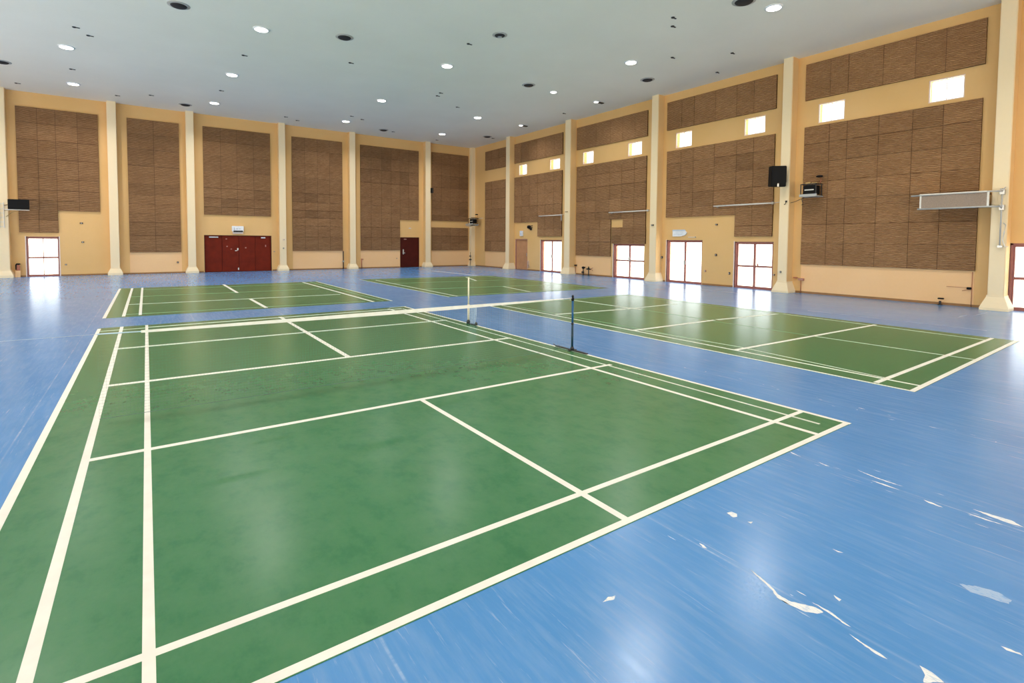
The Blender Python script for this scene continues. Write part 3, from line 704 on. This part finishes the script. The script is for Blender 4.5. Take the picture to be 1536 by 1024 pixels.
t = downlight(9.34, 13.97, 'unlit light with grey metal reflector near the ceiling centre', False, .15)
MB().lathe((9.34, 13.97, ZC - .085), [(.03, 0), (.07, .012), (.10, .03)], n=20).build('bulb', 'steel', t)

# small stubs left in the ceiling
base = None
for x, y, s in [(-4.38, 30.4, 1.6), (-2.26, 26.6, 1), (2.96, 20.9, 1.2), (2.81, 26.4, 1.2), (.28, 29.2, 1.3), (-.99, 30.2, 1), (6.2, 29.9, 1.2), (6.9, 30.4, 1), (9.7, 28.0, 1), (9.0, 27.6, 1), (12.6, 22.6, 1.2), (8.9, 15.2, 1),
                (10.8, 20.9, 1), (10.9, 21.4, .8), (6.3, 19.4, 1), (12.3, 30.0, 1.2), (18.2, 28.0, .9), (15.6, 30.7, .9), (13.2, 10.3, 1), (12.7, 9.9, .8), (17.6, 20.4, 1), (15.4, 12.0, 1), (16.7, 10.5, 1), (18.1, 12.0, 1.2), (-1.7, 21.3, 1.2), (-1.4, 21.9, 1)]:
    if base is None:
        base = thing('ceiling_anchor', 'small dark anchor stub left in the pale ceiling', 'ceiling anchor', (x, y, ZC), 'dark anchor stubs in the ceiling')
        MB().lathe((x, y, ZC - .03), [(.03, 0), (.05, .01), (.055, .028)], n=12).box(x + .02, x + .14, y - .02, y + .02, ZC - .02, ZC - .002).build('stub', 'dark_metal', base)
    else: dup(base, (x, y, ZC), base['label'])

# ------------------------------------------------------------------ fittings on the back wall
t = thing('emergency_light', 'white emergency light box above the maroon four-leaf door', 'emergency light', (4.11, YB, 2.08))
Frame('X', YB).box(3.83, 4.40, -.12, 0, 2.20, 2.50, bev=.015).build('housing', 'white', t)
Frame('X', YB).box(3.90, 4.36, -.135, -.05, 2.165, 2.255, bev=.01).build('grille', 'dark_metal', t)
Frame('X', YB).box(3.86, 4.38, -.09, 0, 2.08, 2.18, bev=.008).build('lower_tray', 'jamb', t)
Frame('X', YB).box(3.93, 3.95, -.123, -.11, 2.26, 2.42).box(3.95, 4.00, -.123, -.11, 2.31, 2.33).box(4.03, 4.12, -.123, -.11, 2.33, 2.36).box(4.16, 4.25, -.123, -.11, 2.34, 2.36).build('markings', 'greyprint', t)

t = thing('television', 'black television on a pale wall bracket at far left', 'television', (-4.56, YB - .75, 3.0))
MB().box(-4.90, -4.21, YB - .82, YB - .70, 3.02, 3.46, bev=.012).build('body', 'black', t)
MB().box(-4.87, -4.24, YB - .828, YB - .815, 3.05, 3.43).build('screen', 'screen', t)
MB().box(-5.02, -4.22, YB - .80, YB - .62, 2.985, 3.015, bev=.005).build('tray', 'pale_metal', t)
MB().tube([(-5.08, YB - .38, 3.20), (-4.85, YB - .7, 3.24)], .02).tube([(-5.08, YB - .38, 2.98), (-4.9, YB - .7, 3.0)], .02).tube([(-5.03, YB - .38, 2.70), (-4.8, YB - .55, 2.9), (-4.6, YB - .64, 2.98)], .012).build('arm', 'brass', t)
m = MB()
for q in (-5.24, -5.10): m.box(q - .012, q + .012, YB - .40, YB - .36, 2.2, 3.33)
for k in range(6): m.box(-5.24, -5.10, YB - .395, YB - .37, 2.25 + k * .2, 2.275 + k * .2)
m.build('bracket', 'pale_metal', t)

def pole_thing(name, x, y, z0, z1, r, mat, label, cat, group=None, bits=()):
    t = thing(name, label, cat, (x, y, z0), group)
    MB().tube([(x, y, z0), (x, y, z1)], r, 10).build('tube', mat, t)
    for nm, args, mm in bits: MB().box(*args, bev=.004).build(nm, mm, t)
    return t
pole_thing('pipe', 9.87, YB - .06, 0.0, 1.10, .03, 'dark_metal', 'dark upright pipe left of the pillar beside the tall unbroken panel', 'pipe', None,
           [('clamp', (9.82, 9.92, YB - .10, YB - .007, .42, .52), 'grey_metal'), ('cap', (9.83, 9.91, YB - .10, YB - .02, 1.08, 1.115), 'sticker')])
pole_thing('pipe', 11.02, YB - .06, 0.0, .62, .025, 'rust_metal', 'rusty thin pipe right of that pillar, under the stepped panel', 'pipe', None,
           [('clamp', (11.0, 11.14, YB - .07, YB, .56, .60), 'rust_metal')])
pole_thing('pipe', 18.95 - .22, YB - .36, .0, .98, .018, 'dark_metal', 'thin dark pole with clamps in the far corner', 'pipe', None,
           [('clamp', (18.66, 18.80, YB - .42, YB - .30, .42, .50), 'dark_metal'), ('clamp', (18.67, 18.77, YB - .41, YB - .31, .66, .74), 'dark_metal')])
t = thing('floor_fitting', 'small dark reddish fitting on a pale stub between left pillar and glazed door', 'fitting', (-4.73, YB - .14, 0))
MB().prism([(-4.83, YB - .22), (-4.65, YB - .22), (-4.67, YB - .08), (-4.80, YB - .08)], 'Z', 0, .30).build('stand', 'peach', t)
MB().lathe((-4.73, YB - .15, .30), [(.06, 0), (.065, .03), (.065, .20), (.04, .25), (.02, .27), (.02, .30)], n=16).build('cylinder', 'rust_metal', t)
MB().box(-4.80, -4.66, YB - .20, YB - .08, .56, .62, bev=.01).box(-4.82, -4.78, YB - .2, YB - .1, .34, .58).build('valve', 'black', t)
def small_box(x0, x1, y0, y1, z0, z1, label, mat, name='switch_box', cat='switch box', cover=None):
    t = thing(name, label, cat, ((x0 + x1) / 2, (y0 + y1) / 2, z0))
    MB().box(x0, x1, y0, y1, z0, z1, bev=.006).build('housing', mat, t)
    xm, ym, zm = (x0 + x1) / 2, (y0 + y1) / 2, (z0 + z1) / 2
    if y1 > YB - .5: MB().box(xm - .018, xm + .018, y0 - .012, y0 + .002, zm - .025, zm + .025, bev=.004).build('rocker', cover or 'grey_metal', t)
    else: MB().box(x0 - .012, x0 + .002, ym - .018, ym + .018, zm - .025, zm + .025, bev=.004).build('rocker', cover or 'grey_metal', t)
    return t
small_box(6.37, 6.46, YB - .40, YB - .36, 1.73, 1.82, 'small cream switch on the pillar right of the four-leaf door', 'jamb', cover='brass')
small_box(6.36, 6.42, YB - .40, YB - .36, 1.25, 1.32, 'small dark switch lower on the pillar right of the four-leaf door', 'dark_metal')
small_box(5.93, 6.0, YB - .03, YB, 1.06, 1.12, 'tiny brown socket on the wall beside the four-leaf door', 'skirting', 'socket', 'socket')
small_box(13.34, 13.40, YB - .03, YB, .57, .63, 'tiny socket on the peach field left of the single maroon door', 'skirting', 'socket', 'socket')
small_box(14.22, 14.36, YB - .03, YB, 2.56, 2.61, 'tiny white plate above the single maroon door', 'white', 'socket', 'socket')
small_box(1.28, 1.36, YB - .04, YB, .52, .60, 'small black socket under the narrow tall panel', 'black', 'socket', 'socket')
small_box(-2.56, -2.44, YB - .04, YB, 2.46, 2.52, 'small dark plate right of the left glazed door, uppermost', 'dark_metal', 'socket', 'socket')
small_box(-2.52, -2.42, YB - .04, YB, 1.56, 1.62, 'small dark plate right of the left glazed door, middle', 'dark_metal', 'socket', 'socket')
small_box(-3.14, -3.07, YB - .04, YB, .50, .56, 'small dark plate close to the left glazed door, lowest', 'dark_metal', 'socket', 'socket')

t = thing('loudspeaker', 'small black loudspeaker high on the back wall pillar near the corner', 'loudspeaker', (15.72, YB - .28, 5.0))
MB().prism([(15.66, YB - .42), (15.84, YB - .36), (15.84, YB - .20), (15.66, YB - .22)], 'Z', 4.98, 5.30).build('cabinet', 'black', t)
MB().prism([(15.67, YB - .432), (15.83, YB - .378), (15.83, YB - .362), (15.67, YB - .414)], 'Z', 5.0, 5.28).build('grille', 'dark_metal', t)
MB().box(15.62, 15.68, YB - .32, YB - .24, 5.08, 5.2).build('bracket', 'black', t)

# ------------------------------------------------------------------ fittings on the right wall
# big loudspeaker on the pillar
t = thing('loudspeaker', 'big black loudspeaker on the right wall pillar', 'loudspeaker', (18.5, 9.7, 3.76))
def rot_box(m, c, sx, sy, sz, yaw, tilt, mat=0, bev=.02):
    k = MB().box(-sx / 2, sx / 2, -sy / 2, sy / 2, -sz / 2, sz / 2, bev=bev)
    R = Matrix.Translation(c) @ Matrix.Rotation(yaw, 4, 'Z') @ Matrix.Rotation(tilt, 4, 'X')
    m.add([(R @ Vector(v))[:] for v in k.v], k.f, mat); return m
c = Vector((18.40, 9.69, 4.145)); yaw = -0.80
rot_box(MB(), c, .50, .36, .73, yaw, .07).build('cabinet', 'black', t)
f = Matrix.Translation(c) @ Matrix.Rotation(yaw, 4, 'Z') @ Matrix.Rotation(.07, 4, 'X')
rot_box(MB(), f @ Vector((0, -.182, .0)), .45, .012, .66, yaw, .07, bev=.004).build('grille', 'black', t)
rot_box(MB(), f @ Vector((-.02, -.20, -.31)), .05, .03, .11, yaw, .07, bev=.006).build('badge', 'steel', t)
MB().box(18.42, 18.76, 9.60, 9.66, 4.12, 4.16).box(18.72, 18.76, 9.54, 9.70, 3.95, 4.35, bev=.006).build('bracket', 'dark_metal', t)

def gear_shelf(o, ax, label):
    """open steel shelf cage with a dark amplifier and a lamp; o = wall point, ax(u, d, z): u along wall, d out of the wall"""
    t = thing('equipment_shelf', label, 'equipment shelf', ax(.25, .2, 0.0))
    def bx(u0, u1, d0, d1, z0, z1, bev=0.0):
        a, b = ax(u0, d0, z0), ax(u1, d1, z1); return (a[0], b[0], a[1], b[1], a[2], b[2])
    def B(m, *a, bev=0.0): return m.box(*bx(*a), bev=bev)
    m = MB()
    for u in (0, .50):
        for d in (.06, .46): B(m, u, u + .025, d, d + .025, 0, .42)
        B(m, u, u + .025, 0, .48, .40, .425); B(m, u, u + .025, 0, .48, 0, .025)
    for d in (.06, .46): B(m, 0, .525, d, d + .025, .40, .425)
    m.build('frame', 'dark_metal', t)
    m = MB(); B(m, -.02, .55, .0, .50, -.02, .01, bev=.004); B(m, -.02, .55, .47, .50, .01, .07); m.build('tray', 'grey_metal', t)
    m = MB(); B(m, .06, .47, .10, .40, .07, .37, bev=.01); amp = m.build('amplifier', 'black', t)
    m = MB(); B(m, .12, .42, .40, .406, .20, .235); m.build('display_strip', 'pale_metal', amp)
    m = MB(); B(m, .05, .25, .10, .30, .425, .47, bev=.01); B(m, .26, .45, .14, .32, .425, .49, bev=.015); m.build('cable_bundle', 'brass', t)
    p = [ax(.06, .12, .43), ax(.02, .10, .56), ax(.03, .12, .66)]
    m = MB().tube(p, .014, 8); m.build('gooseneck', 'rust_metal', t)
    q = ax(.06, .14, .66); MB().lathe(q, [(.03, .06), (.09, .05), (.11, 0), (.07, -.015)], n=18).build('lamp_head', 'black', t)
    return t
gear_shelf((XR, 8.52, 3.39), lambda u, d, z: (XR - .07 - d, 8.45 + u, 3.40 + z), 'dark equipment cage with a small lamp on top, just right of the big loudspeaker')
gs = gear_shelf(None, lambda u, d, z: (XR - .30 - d, YB - 1.30 + u * 1.2, 2.92 + z), 'cluttered grey equipment bracket in the far corner')
MB().tube([(XR - .30, YB - .45, 2.86), (18.55, YB - .65, 2.82), (18.30, YB - .62, 2.84), (18.22, YB - .60, 2.90), (18.30, YB - .60, 2.95), (18.8, YB - .60, 2.90)], .035).tube([(18.75, YB - .62, 2.86), (XR - .35, YB - 1.25, 2.86)], .035).build('swing_arm', 'grey_metal', gs)
MB().tube([(18.55, YB - .5, 3.40), (18.8, YB - .7, 3.32), (XR - .1, YB - 1.5, 3.36)], .012).box(18.60, 18.85, YB - 1.0, YB - .7, 3.30, 3.36, bev=.01).build('loose_cable', 'pale_metal', gs)

# cloth screen on the near pillar
t = thing('cloth_screen', 'grey taupe cloth screen between two bars bracketed to the nearest right pillar', 'cloth screen', (18.45, 4.6, 2.76))
MB().tube([(18.45, 5.72, 3.185), (18.45, 4.0, 3.205), (18.62, 3.76, 3.21)], .022).build('top_bar', 'grey_metal', t)
MB().tube([(18.45, 5.56, 2.795), (18.45, 4.0, 2.80), (18.60, 3.78, 2.80)], .024).build('bottom_bar', 'grey_metal', t)
m = MB()
for k in range(12):
    y0, y1 = 5.50 - k * .125, 5.50 - (k + 1) * .125; b0, b1 = .010 * math.sin(k * .9), .010 * math.sin((k + 1) * .9)
    m.add([(18.445 + b0, y0, 2.80), (18.445 + b1, y1, 2.80), (18.445 + b1, y1, 3.19), (18.445 + b0, y0, 3.19), (18.455 + b0, y0, 2.80), (18.455 + b1, y1, 2.80), (18.455 + b1, y1, 3.19), (18.455 + b0, y0, 3.19)],
          [(0, 1, 2, 3), (7, 6, 5, 4), (3, 2, 6, 7), (0, 4, 5, 1)])
m.build('cloth', 'taupe', t)
MB().box(18.50, 18.98, 4.05, 5.50, 3.15, 3.18, bev=.004).box(18.50, 18.98, 4.05, 5.50, 2.83, 2.85, bev=.004).build('shadow_slabs', 'taupe', t)  # unseen slabs behind the cloth, added to deepen its shadow on the panel
MB().box(18.40, 18.56, 4.02, 5.52, 3.185, 3.225, bev=.015).build('rolled_cloth', 'pale_metal', t)['label'] = 'pale rolled top edge'
MB().box(18.435, 18.465, 3.985, 4.03, 2.80, 3.20).build('end_stile', 'pale_metal', t)
MB().box(18.435, 18.465, 5.47, 5.51, 2.80, 3.20).build('end_stile', 'pale_metal', t)
MB().tube([(18.64, 3.77, 3.28), (18.64, 3.77, 1.72)], .018).tube([(18.56, 3.79, 3.26), (18.64, 3.77, 3.22), (18.60, 3.70, 3.30)], .014).tube([(18.64, 3.77, 2.74), (18.52, 3.78, 2.82)], .014).build('pivot_pole', 'grey_metal', t)
for z0, z1 in ((3.12, 3.26), (2.70, 2.84), (1.70, 1.76)): MB().box(18.62, 18.75, 3.72, 3.82, z0, z1, bev=.006).build('bracket', 'steel', t)
MB().tube([(18.63, 3.72, 2.36), (18.60, 3.66, 2.30), (18.61, 3.69, 2.10), (18.63, 3.72, 1.9), (18.62, 3.66, 1.72), (18.60, 3.60, 1.73)], .014).build('crank_handle', 'pale_metal', t)

def rail(y0, y1, z, x, label, stile=False):
    t = thing('folding_rail', label, 'rail', (x, (y0 + y1) / 2, z), 'folded rails along the right wall')
    MB().tube([(x, y1, z), (x, y0, z)], .028).build('bar', 'pale_metal', t)
    MB().box(x - .02, XR - .068, y0 + .05, y0 + .09, z - .05, z + .05, bev=.004).build('bracket', 'grey_metal', t)
    MB().box(x - .02, XR - .068, y1 - .18, y1 - .14, z - .05, z + .02, bev=.004).build('bracket', 'grey_metal', t)
    if stile: MB().box(x - .012, x + .012, y0 + .01, y0 + .07, z - .32, z).build('end_stile', 'grey_metal', t)
    MB().tube([(x, y0, z), (XR - .35, y0 - .42, z + .01)], .010).build('stay_wire', 'pale_metal', t)
    return t
rail(22.08, 24.15, 3.27, XR - .14, 'folded pale rail above the farthest glazed double door', True)
rail(15.95, 18.48, 3.245, XR - .14, 'folded pale rail above the missing board, over the low glazed door')
rail(10.10, 12.60, 3.265, XR - .14, 'folded pale rail left of the big loudspeaker, over the middle-railed door')

# exit sign
t = thing('exit_sign', 'white arrow-shaped exit sign above the tall-paned glazed door', 'sign', (XR, 14.3, 2.03))
MB().prism([(14.67, 2.04), (14.67, 2.33), (14.05, 2.33), (13.94, 2.20), (14.02, 2.10), (14.25, 2.04)], 'X', XR - .05, XR).build('board', 'white', t)
MB().prism([(14.67, 2.27), (14.67, 2.335), (14.05, 2.335), (13.99, 2.27)], 'X', XR - .056, XR - .02).build('header_band', 'paleblue', t)
MB().box(XR - .056, XR - .02, 14.10, 14.60, 2.185, 2.20).box(XR - .056, XR - .02, 14.15, 14.62, 2.12, 2.135).build('text_lines', 'paleblue', t)
t = thing('sign', 'small white sign box above the tan wooden door', 'sign', (XR, 26.0, 2.10))
MB().box(XR - .10, XR, 25.86, 26.14, 2.10, 2.43, bev=.015).build('housing', 'white', t)
MB().box(XR - .108, XR - .09, 25.94, 26.06, 2.16, 2.30).box(XR - .11, XR - .09, 25.9, 26.12, 2.36, 2.40).build('panel_print', 'paleblue', t)
t = thing('lamp_strip', 'thin pale strip above the tall-paned glazed door, beside the exit sign', 'strip', (XR, 13.7, 2.0))
MB().box(XR - .03, XR, 13.52, 13.88, 1.995, 2.02, bev=.004).build('strip', 'pale_metal', t)
MB().box(XR - .036, XR, 13.50, 13.53, 1.985, 2.03, bev=.003).build('end_cap', 'grey_metal', t)

t = thing('security_camera', 'black camera with two short prongs on the wall above the farthest glazed door', 'camera', (XR - .15, 24.98, 2.60))
MB().lathe((XR - .16, 25.10, 2.645), [(.05, -.14), (.095, -.10), (.10, .06), (.05, .11)], axis='Y', n=18).build('body', 'black', t)
MB().tube([(XR - .16, 25.0, 2.68), (XR - .18, 24.72, 2.72)], .022).tube([(XR - .16, 25.0, 2.62), (XR - .17, 24.74, 2.60)], .022).build('prong', 'dark_metal', t)
MB().box(XR - .16, XR, 25.06, 25.12, 2.50, 2.56).box(XR - .02, XR, 25.0, 25.18, 2.45, 2.60).build('bracket', 'dark_metal', t)

# low valves and taps
def tap(y, h, label):
    x = XR - .16
    t = thing('floor_tap', label, 'tap', (x, y, 0), 'black floor taps')
    MB().tube([(x, y, 0), (x, y, h - .08)], .028).lathe((x, y, 0), [(.06, 0), (.055, .02), (.03, .03)]).build('stem', 'dark_metal', t)
    return t, x
t, x = tap(20.27, .45, 'black floor tap with a bent spout, left one of the pair')
MB().lathe((x, 20.27, .34), [(.05, 0), (.08, .03), (.08, .09), (.04, .12)]).tube([(x, 20.27, .40), (x - .03, 20.10, .42)], .03).build('valve_head', 'black', t)
MB().box(x - .05, x + .05, 20.24, 20.36, .10, .2, bev=.01).build('coupling', 'dark_metal', t)
t, x = tap(19.86, .47, 'black floor tap with a cross handle, right one of the pair')
MB().box(x - .03, x + .03, 19.70, 20.02, .31, .37, bev=.012).lathe((x, 19.86, .36), [(.05, 0), (.03, .07), (.015, .12)]).build('cross_handle', 'black', t)
MB().tube([(x, 19.72, .34), (x - .01, 19.62, .38), (x, 19.55, .42)], .014).tube([(x, 19.64, .36), (x, 19.56, .26)], .012).build('lever', 'rust_metal', t)
t, x = tap(5.08, .20, 'short black floor stub under the nearest lower panel')
MB().box(x - .05, x + .05, 5.0, 5.13, .17, .21, bev=.006).build('cap', 'black', t)

pole_thing('pipe', XR - .05, 21.0, 0.0, .47, .014, 'rust_metal', 'thin rusty pipe with a dark box, right of the pillar behind the taps', 'pipe', None, [('junction_box', (XR - .09, XR, 20.93, 21.06, .45, .53), 'dark_metal')])
pole_thing('pipe', XR - .05, 9.10, 0.0, .46, .012, 'rust_metal', 'thin upright pipe with a dark box beside the loudspeaker pillar', 'pipe', None,
           [('junction_box', (XR - .10, XR, 9.00, 9.18, .45, .53), 'sticker'), ('hook', (XR - .08, XR - .02, 9.22, 9.36, .52, .56), 'rust_metal')])
pole_thing('pipe', XR - .03, 4.41, 0.0, 1.0, .007, 'rust_metal', 'hair-thin pipe rising left of the nearest right pillar', 'pipe')
t = thing('latch', 'dark latch with a thin rod left of the nearest right pillar', 'latch', (XR - .03, 4.47, .5))
MB().box(XR - .07, XR, 4.42, 4.52, .50, .56, bev=.008).build('body', 'black', t)
MB().tube([(XR - .05, 4.5, .545), (XR - .03, 4.98, .55)], .006).tube([(XR - .05, 4.44, .5), (XR - .03, 4.62, .45)], .006).build('rod', 'rust_metal', t)
t = thing('pipe', 'pale looped pipe on the wall beside the tan door', 'pipe', (XR - .06, 25.27, .08))
MB().tube([(XR - .05, 25.33, .12), (XR - .05, 25.33, .55), (XR - .06, 25.27, .60), (XR - .06, 25.20, .55), (XR - .05, 25.20, .15)], .018).build('tube', 'jamb', t)
MB().box(XR - .05, XR, 25.30, 25.36, .30, .34).build('clamp', 'sticker', t)

small_box(XR - .05, XR, 12.48, 12.57, 2.49, 2.55, 'small dark plate right of the white exit sign, uppermost', 'dark_metal', 'socket', 'socket')
small_box(XR - .05, XR, 12.48, 12.56, 1.23, 1.32, 'small dark socket between the exit sign door and the railed door, middle height', 'dark_metal', 'socket', 'socket')
small_box(XR - .05, XR, 11.87, 11.92, .50, .60, 'small dark socket low beside the railed glazed door', 'dark_metal', 'socket', 'socket')
small_box(XR - .05, XR, 12.97, 13.02, .55, .63, 'small brown socket low beside the tall-paned door', 'sticker', 'socket', 'socket')
small_box(XR - .05, XR, 10.06, 10.12, .57, .62, 'tiny dark socket left of the loudspeaker pillar near the floor', 'dark_metal', 'socket', 'socket')
small_box(XR - .44, XR - .40, 9.62, 9.67, .70, .77, 'tiny dark socket on the loudspeaker pillar near its plinth', 'dark_metal', 'socket', 'socket')
small_box(XR - .44, XR - .40, 21.28, 21.48, 3.38, 3.42, 'thin dark clip on the pillar behind the taps', 'brass', 'socket', 'socket')
small_box(XR - .46, XR - .40, 15.42, 15.54, 2.52, 2.58, 'dark clip on the pillar left of the exit sign', 'dark_metal', 'socket', 'socket')
small_box(XR - .05, XR, 15.20, 15.28, 1.05, 1.15, 'small dark socket on the wall just left of the tall-paned door', 'dark_metal', 'socket', 'socket')
t = thing('hook', 'small black hook on the loudspeaker pillar below the loudspeaker', 'hook', (XR - .42, 9.55, 3.2))
MB().tube([(XR - .41, 9.52, 3.27), (XR - .46, 9.51, 3.22), (XR - .46, 9.53, 3.17), (XR - .44, 9.56, 3.16), (XR - .43, 9.58, 3.18)], .010).build('hook_bend', 'black', t)
MB().box(XR - .42, XR - .40, 9.49, 9.55, 3.24, 3.30).build('plate', 'dark_metal', t)
# looped cable from the cage to the pillar
t = thing('cable', 'dark looped cable between the loudspeaker pillar and equipment cage', 'cable', (XR - .1, 9.2, 3.3))
MB().tube([(XR - .30, 9.42, 3.22), (XR - .09, 9.36, 3.27), (XR - .085, 9.15, 3.36), (XR - .09, 9.0, 3.40)], .010).tube([(XR - .085, 9.14, 3.36), (XR - .085, 9.12, 3.26), (XR - .09, 9.08, 3.16), (XR - .085, 9.15, 3.14)], .010).build('cord', 'dark_metal', t)

# ------------------------------------------------------------------ daylight and camera
GROUND_UPLIGHT, SKY = 11.0, 6.5
wd = bpy.data.worlds.new('daylight'); SC.world = wd; wd.use_nodes = True
wn = wd.node_tree; bg = wn.nodes['Background']; bg.inputs[1].default_value = 1.0
tc = wn.nodes.new('ShaderNodeTexCoord'); sp = wn.nodes.new('ShaderNodeSeparateXYZ'); wn.links.new(tc.outputs['Generated'], sp.inputs[0])
mr = wn.nodes.new('ShaderNodeMapRange'); mr.inputs[1].default_value = -0.06; mr.inputs[2].default_value = 0.06; wn.links.new(sp.outputs[2], mr.inputs[0])
mx = wn.nodes.new('ShaderNodeMix'); mx.data_type = 'RGBA'; wn.links.new(mr.outputs[0], mx.inputs[0])
mx.inputs[6].default_value = (GROUND_UPLIGHT * 1.0, GROUND_UPLIGHT * 0.91, GROUND_UPLIGHT * 0.74, 1)      # warm lower half of the world, added to uplight the ceiling
mx.inputs[7].default_value = (SKY * 0.95, SKY * 0.98, SKY * 1.0, 1)               # bright hazy sky
wn.links.new(mx.outputs[2], bg.inputs[0])
def portal(loc, rot, sx, sy):
    l = bpy.data.lights.new('daylight_portal', 'AREA'); l.shape = 'RECTANGLE'; l.size = sx; l.size_y = sy; l.cycles.is_portal = True
    o = bpy.data.objects.new('daylight_portal', l); C.objects.link(o); o.location = loc; o.rotation_euler = rot
for a0, a1, z0, z1 in [D5, D6, D7, D8, D9] + WIN:
    portal((XR + .25, (a0 + a1) / 2, (z0 + z1) / 2), (0, PI / 2, 0), z1 - z0, a1 - a0)
for a0, a1, z0, z1 in F_ADDED_BAYS: portal(((a0 + a1) / 2, YF - .25, (z0 + z1) / 2), (PI / 2, 0, 0), a1 - a0, z1 - z0)
for a0, a1, z0, z1 in L_ADDED_BAYS: portal((XL - .25, (a0 + a1) / 2, (z0 + z1) / 2), (0, -PI / 2, 0), z1 - z0, a1 - a0)
portal(((D1[0] + D1[1]) / 2, YB + .25, D1[3] / 2), (-PI / 2, 0, 0), D1[1] - D1[0], D1[3])

cam = bpy.data.cameras.new('camera'); co = bpy.data.objects.new('camera', cam); C.objects.link(co)
F_PX, YAW, PITCH, ROLL, CYP = 775.472, 0.615598, 0.0446925, 0.00710766, 396.246
cam.sensor_fit = 'HORIZONTAL'; cam.sensor_width = 36.0; cam.lens = F_PX * 36.0 / 1536.0
cam.shift_y = (CYP - 512.0) / 1536.0
fwd = Vector((math.sin(YAW) * math.cos(PITCH), math.cos(YAW) * math.cos(PITCH), -math.sin(PITCH)))
rt = Vector((math.cos(YAW), -math.sin(YAW), 0)); up = rt.cross(fwd)
r2 = rt * math.cos(ROLL) + up * math.sin(ROLL); u2 = up * math.cos(ROLL) - rt * math.sin(ROLL)
co.matrix_world = Matrix(((r2.x, u2.x, -fwd.x, 0), (r2.y, u2.y, -fwd.y, 0), (r2.z, u2.z, -fwd.z, 1.78), (0, 0, 0, 1)))
cam.clip_start = 0.05; cam.clip_end = 200
SC.camera = co

vs = SC.view_settings
vs.view_transform = 'Standard'; vs.look = 'None'; vs.gamma = 1.0; vs.use_curve_mapping = False
vs.exposure = 0.15
SC.cycles.max_bounces = 8; SC.cycles.diffuse_bounces = 6; SC.cycles.glossy_bounces = 4; SC.cycles.transparent_max_bounces = 12
SC.cycles.sample_clamp_indirect = 6.0; SC.cycles.caustics_reflective = False; SC.cycles.caustics_refractive = False
for o in list(C.objects):
    if 'base' in o: del o['base']
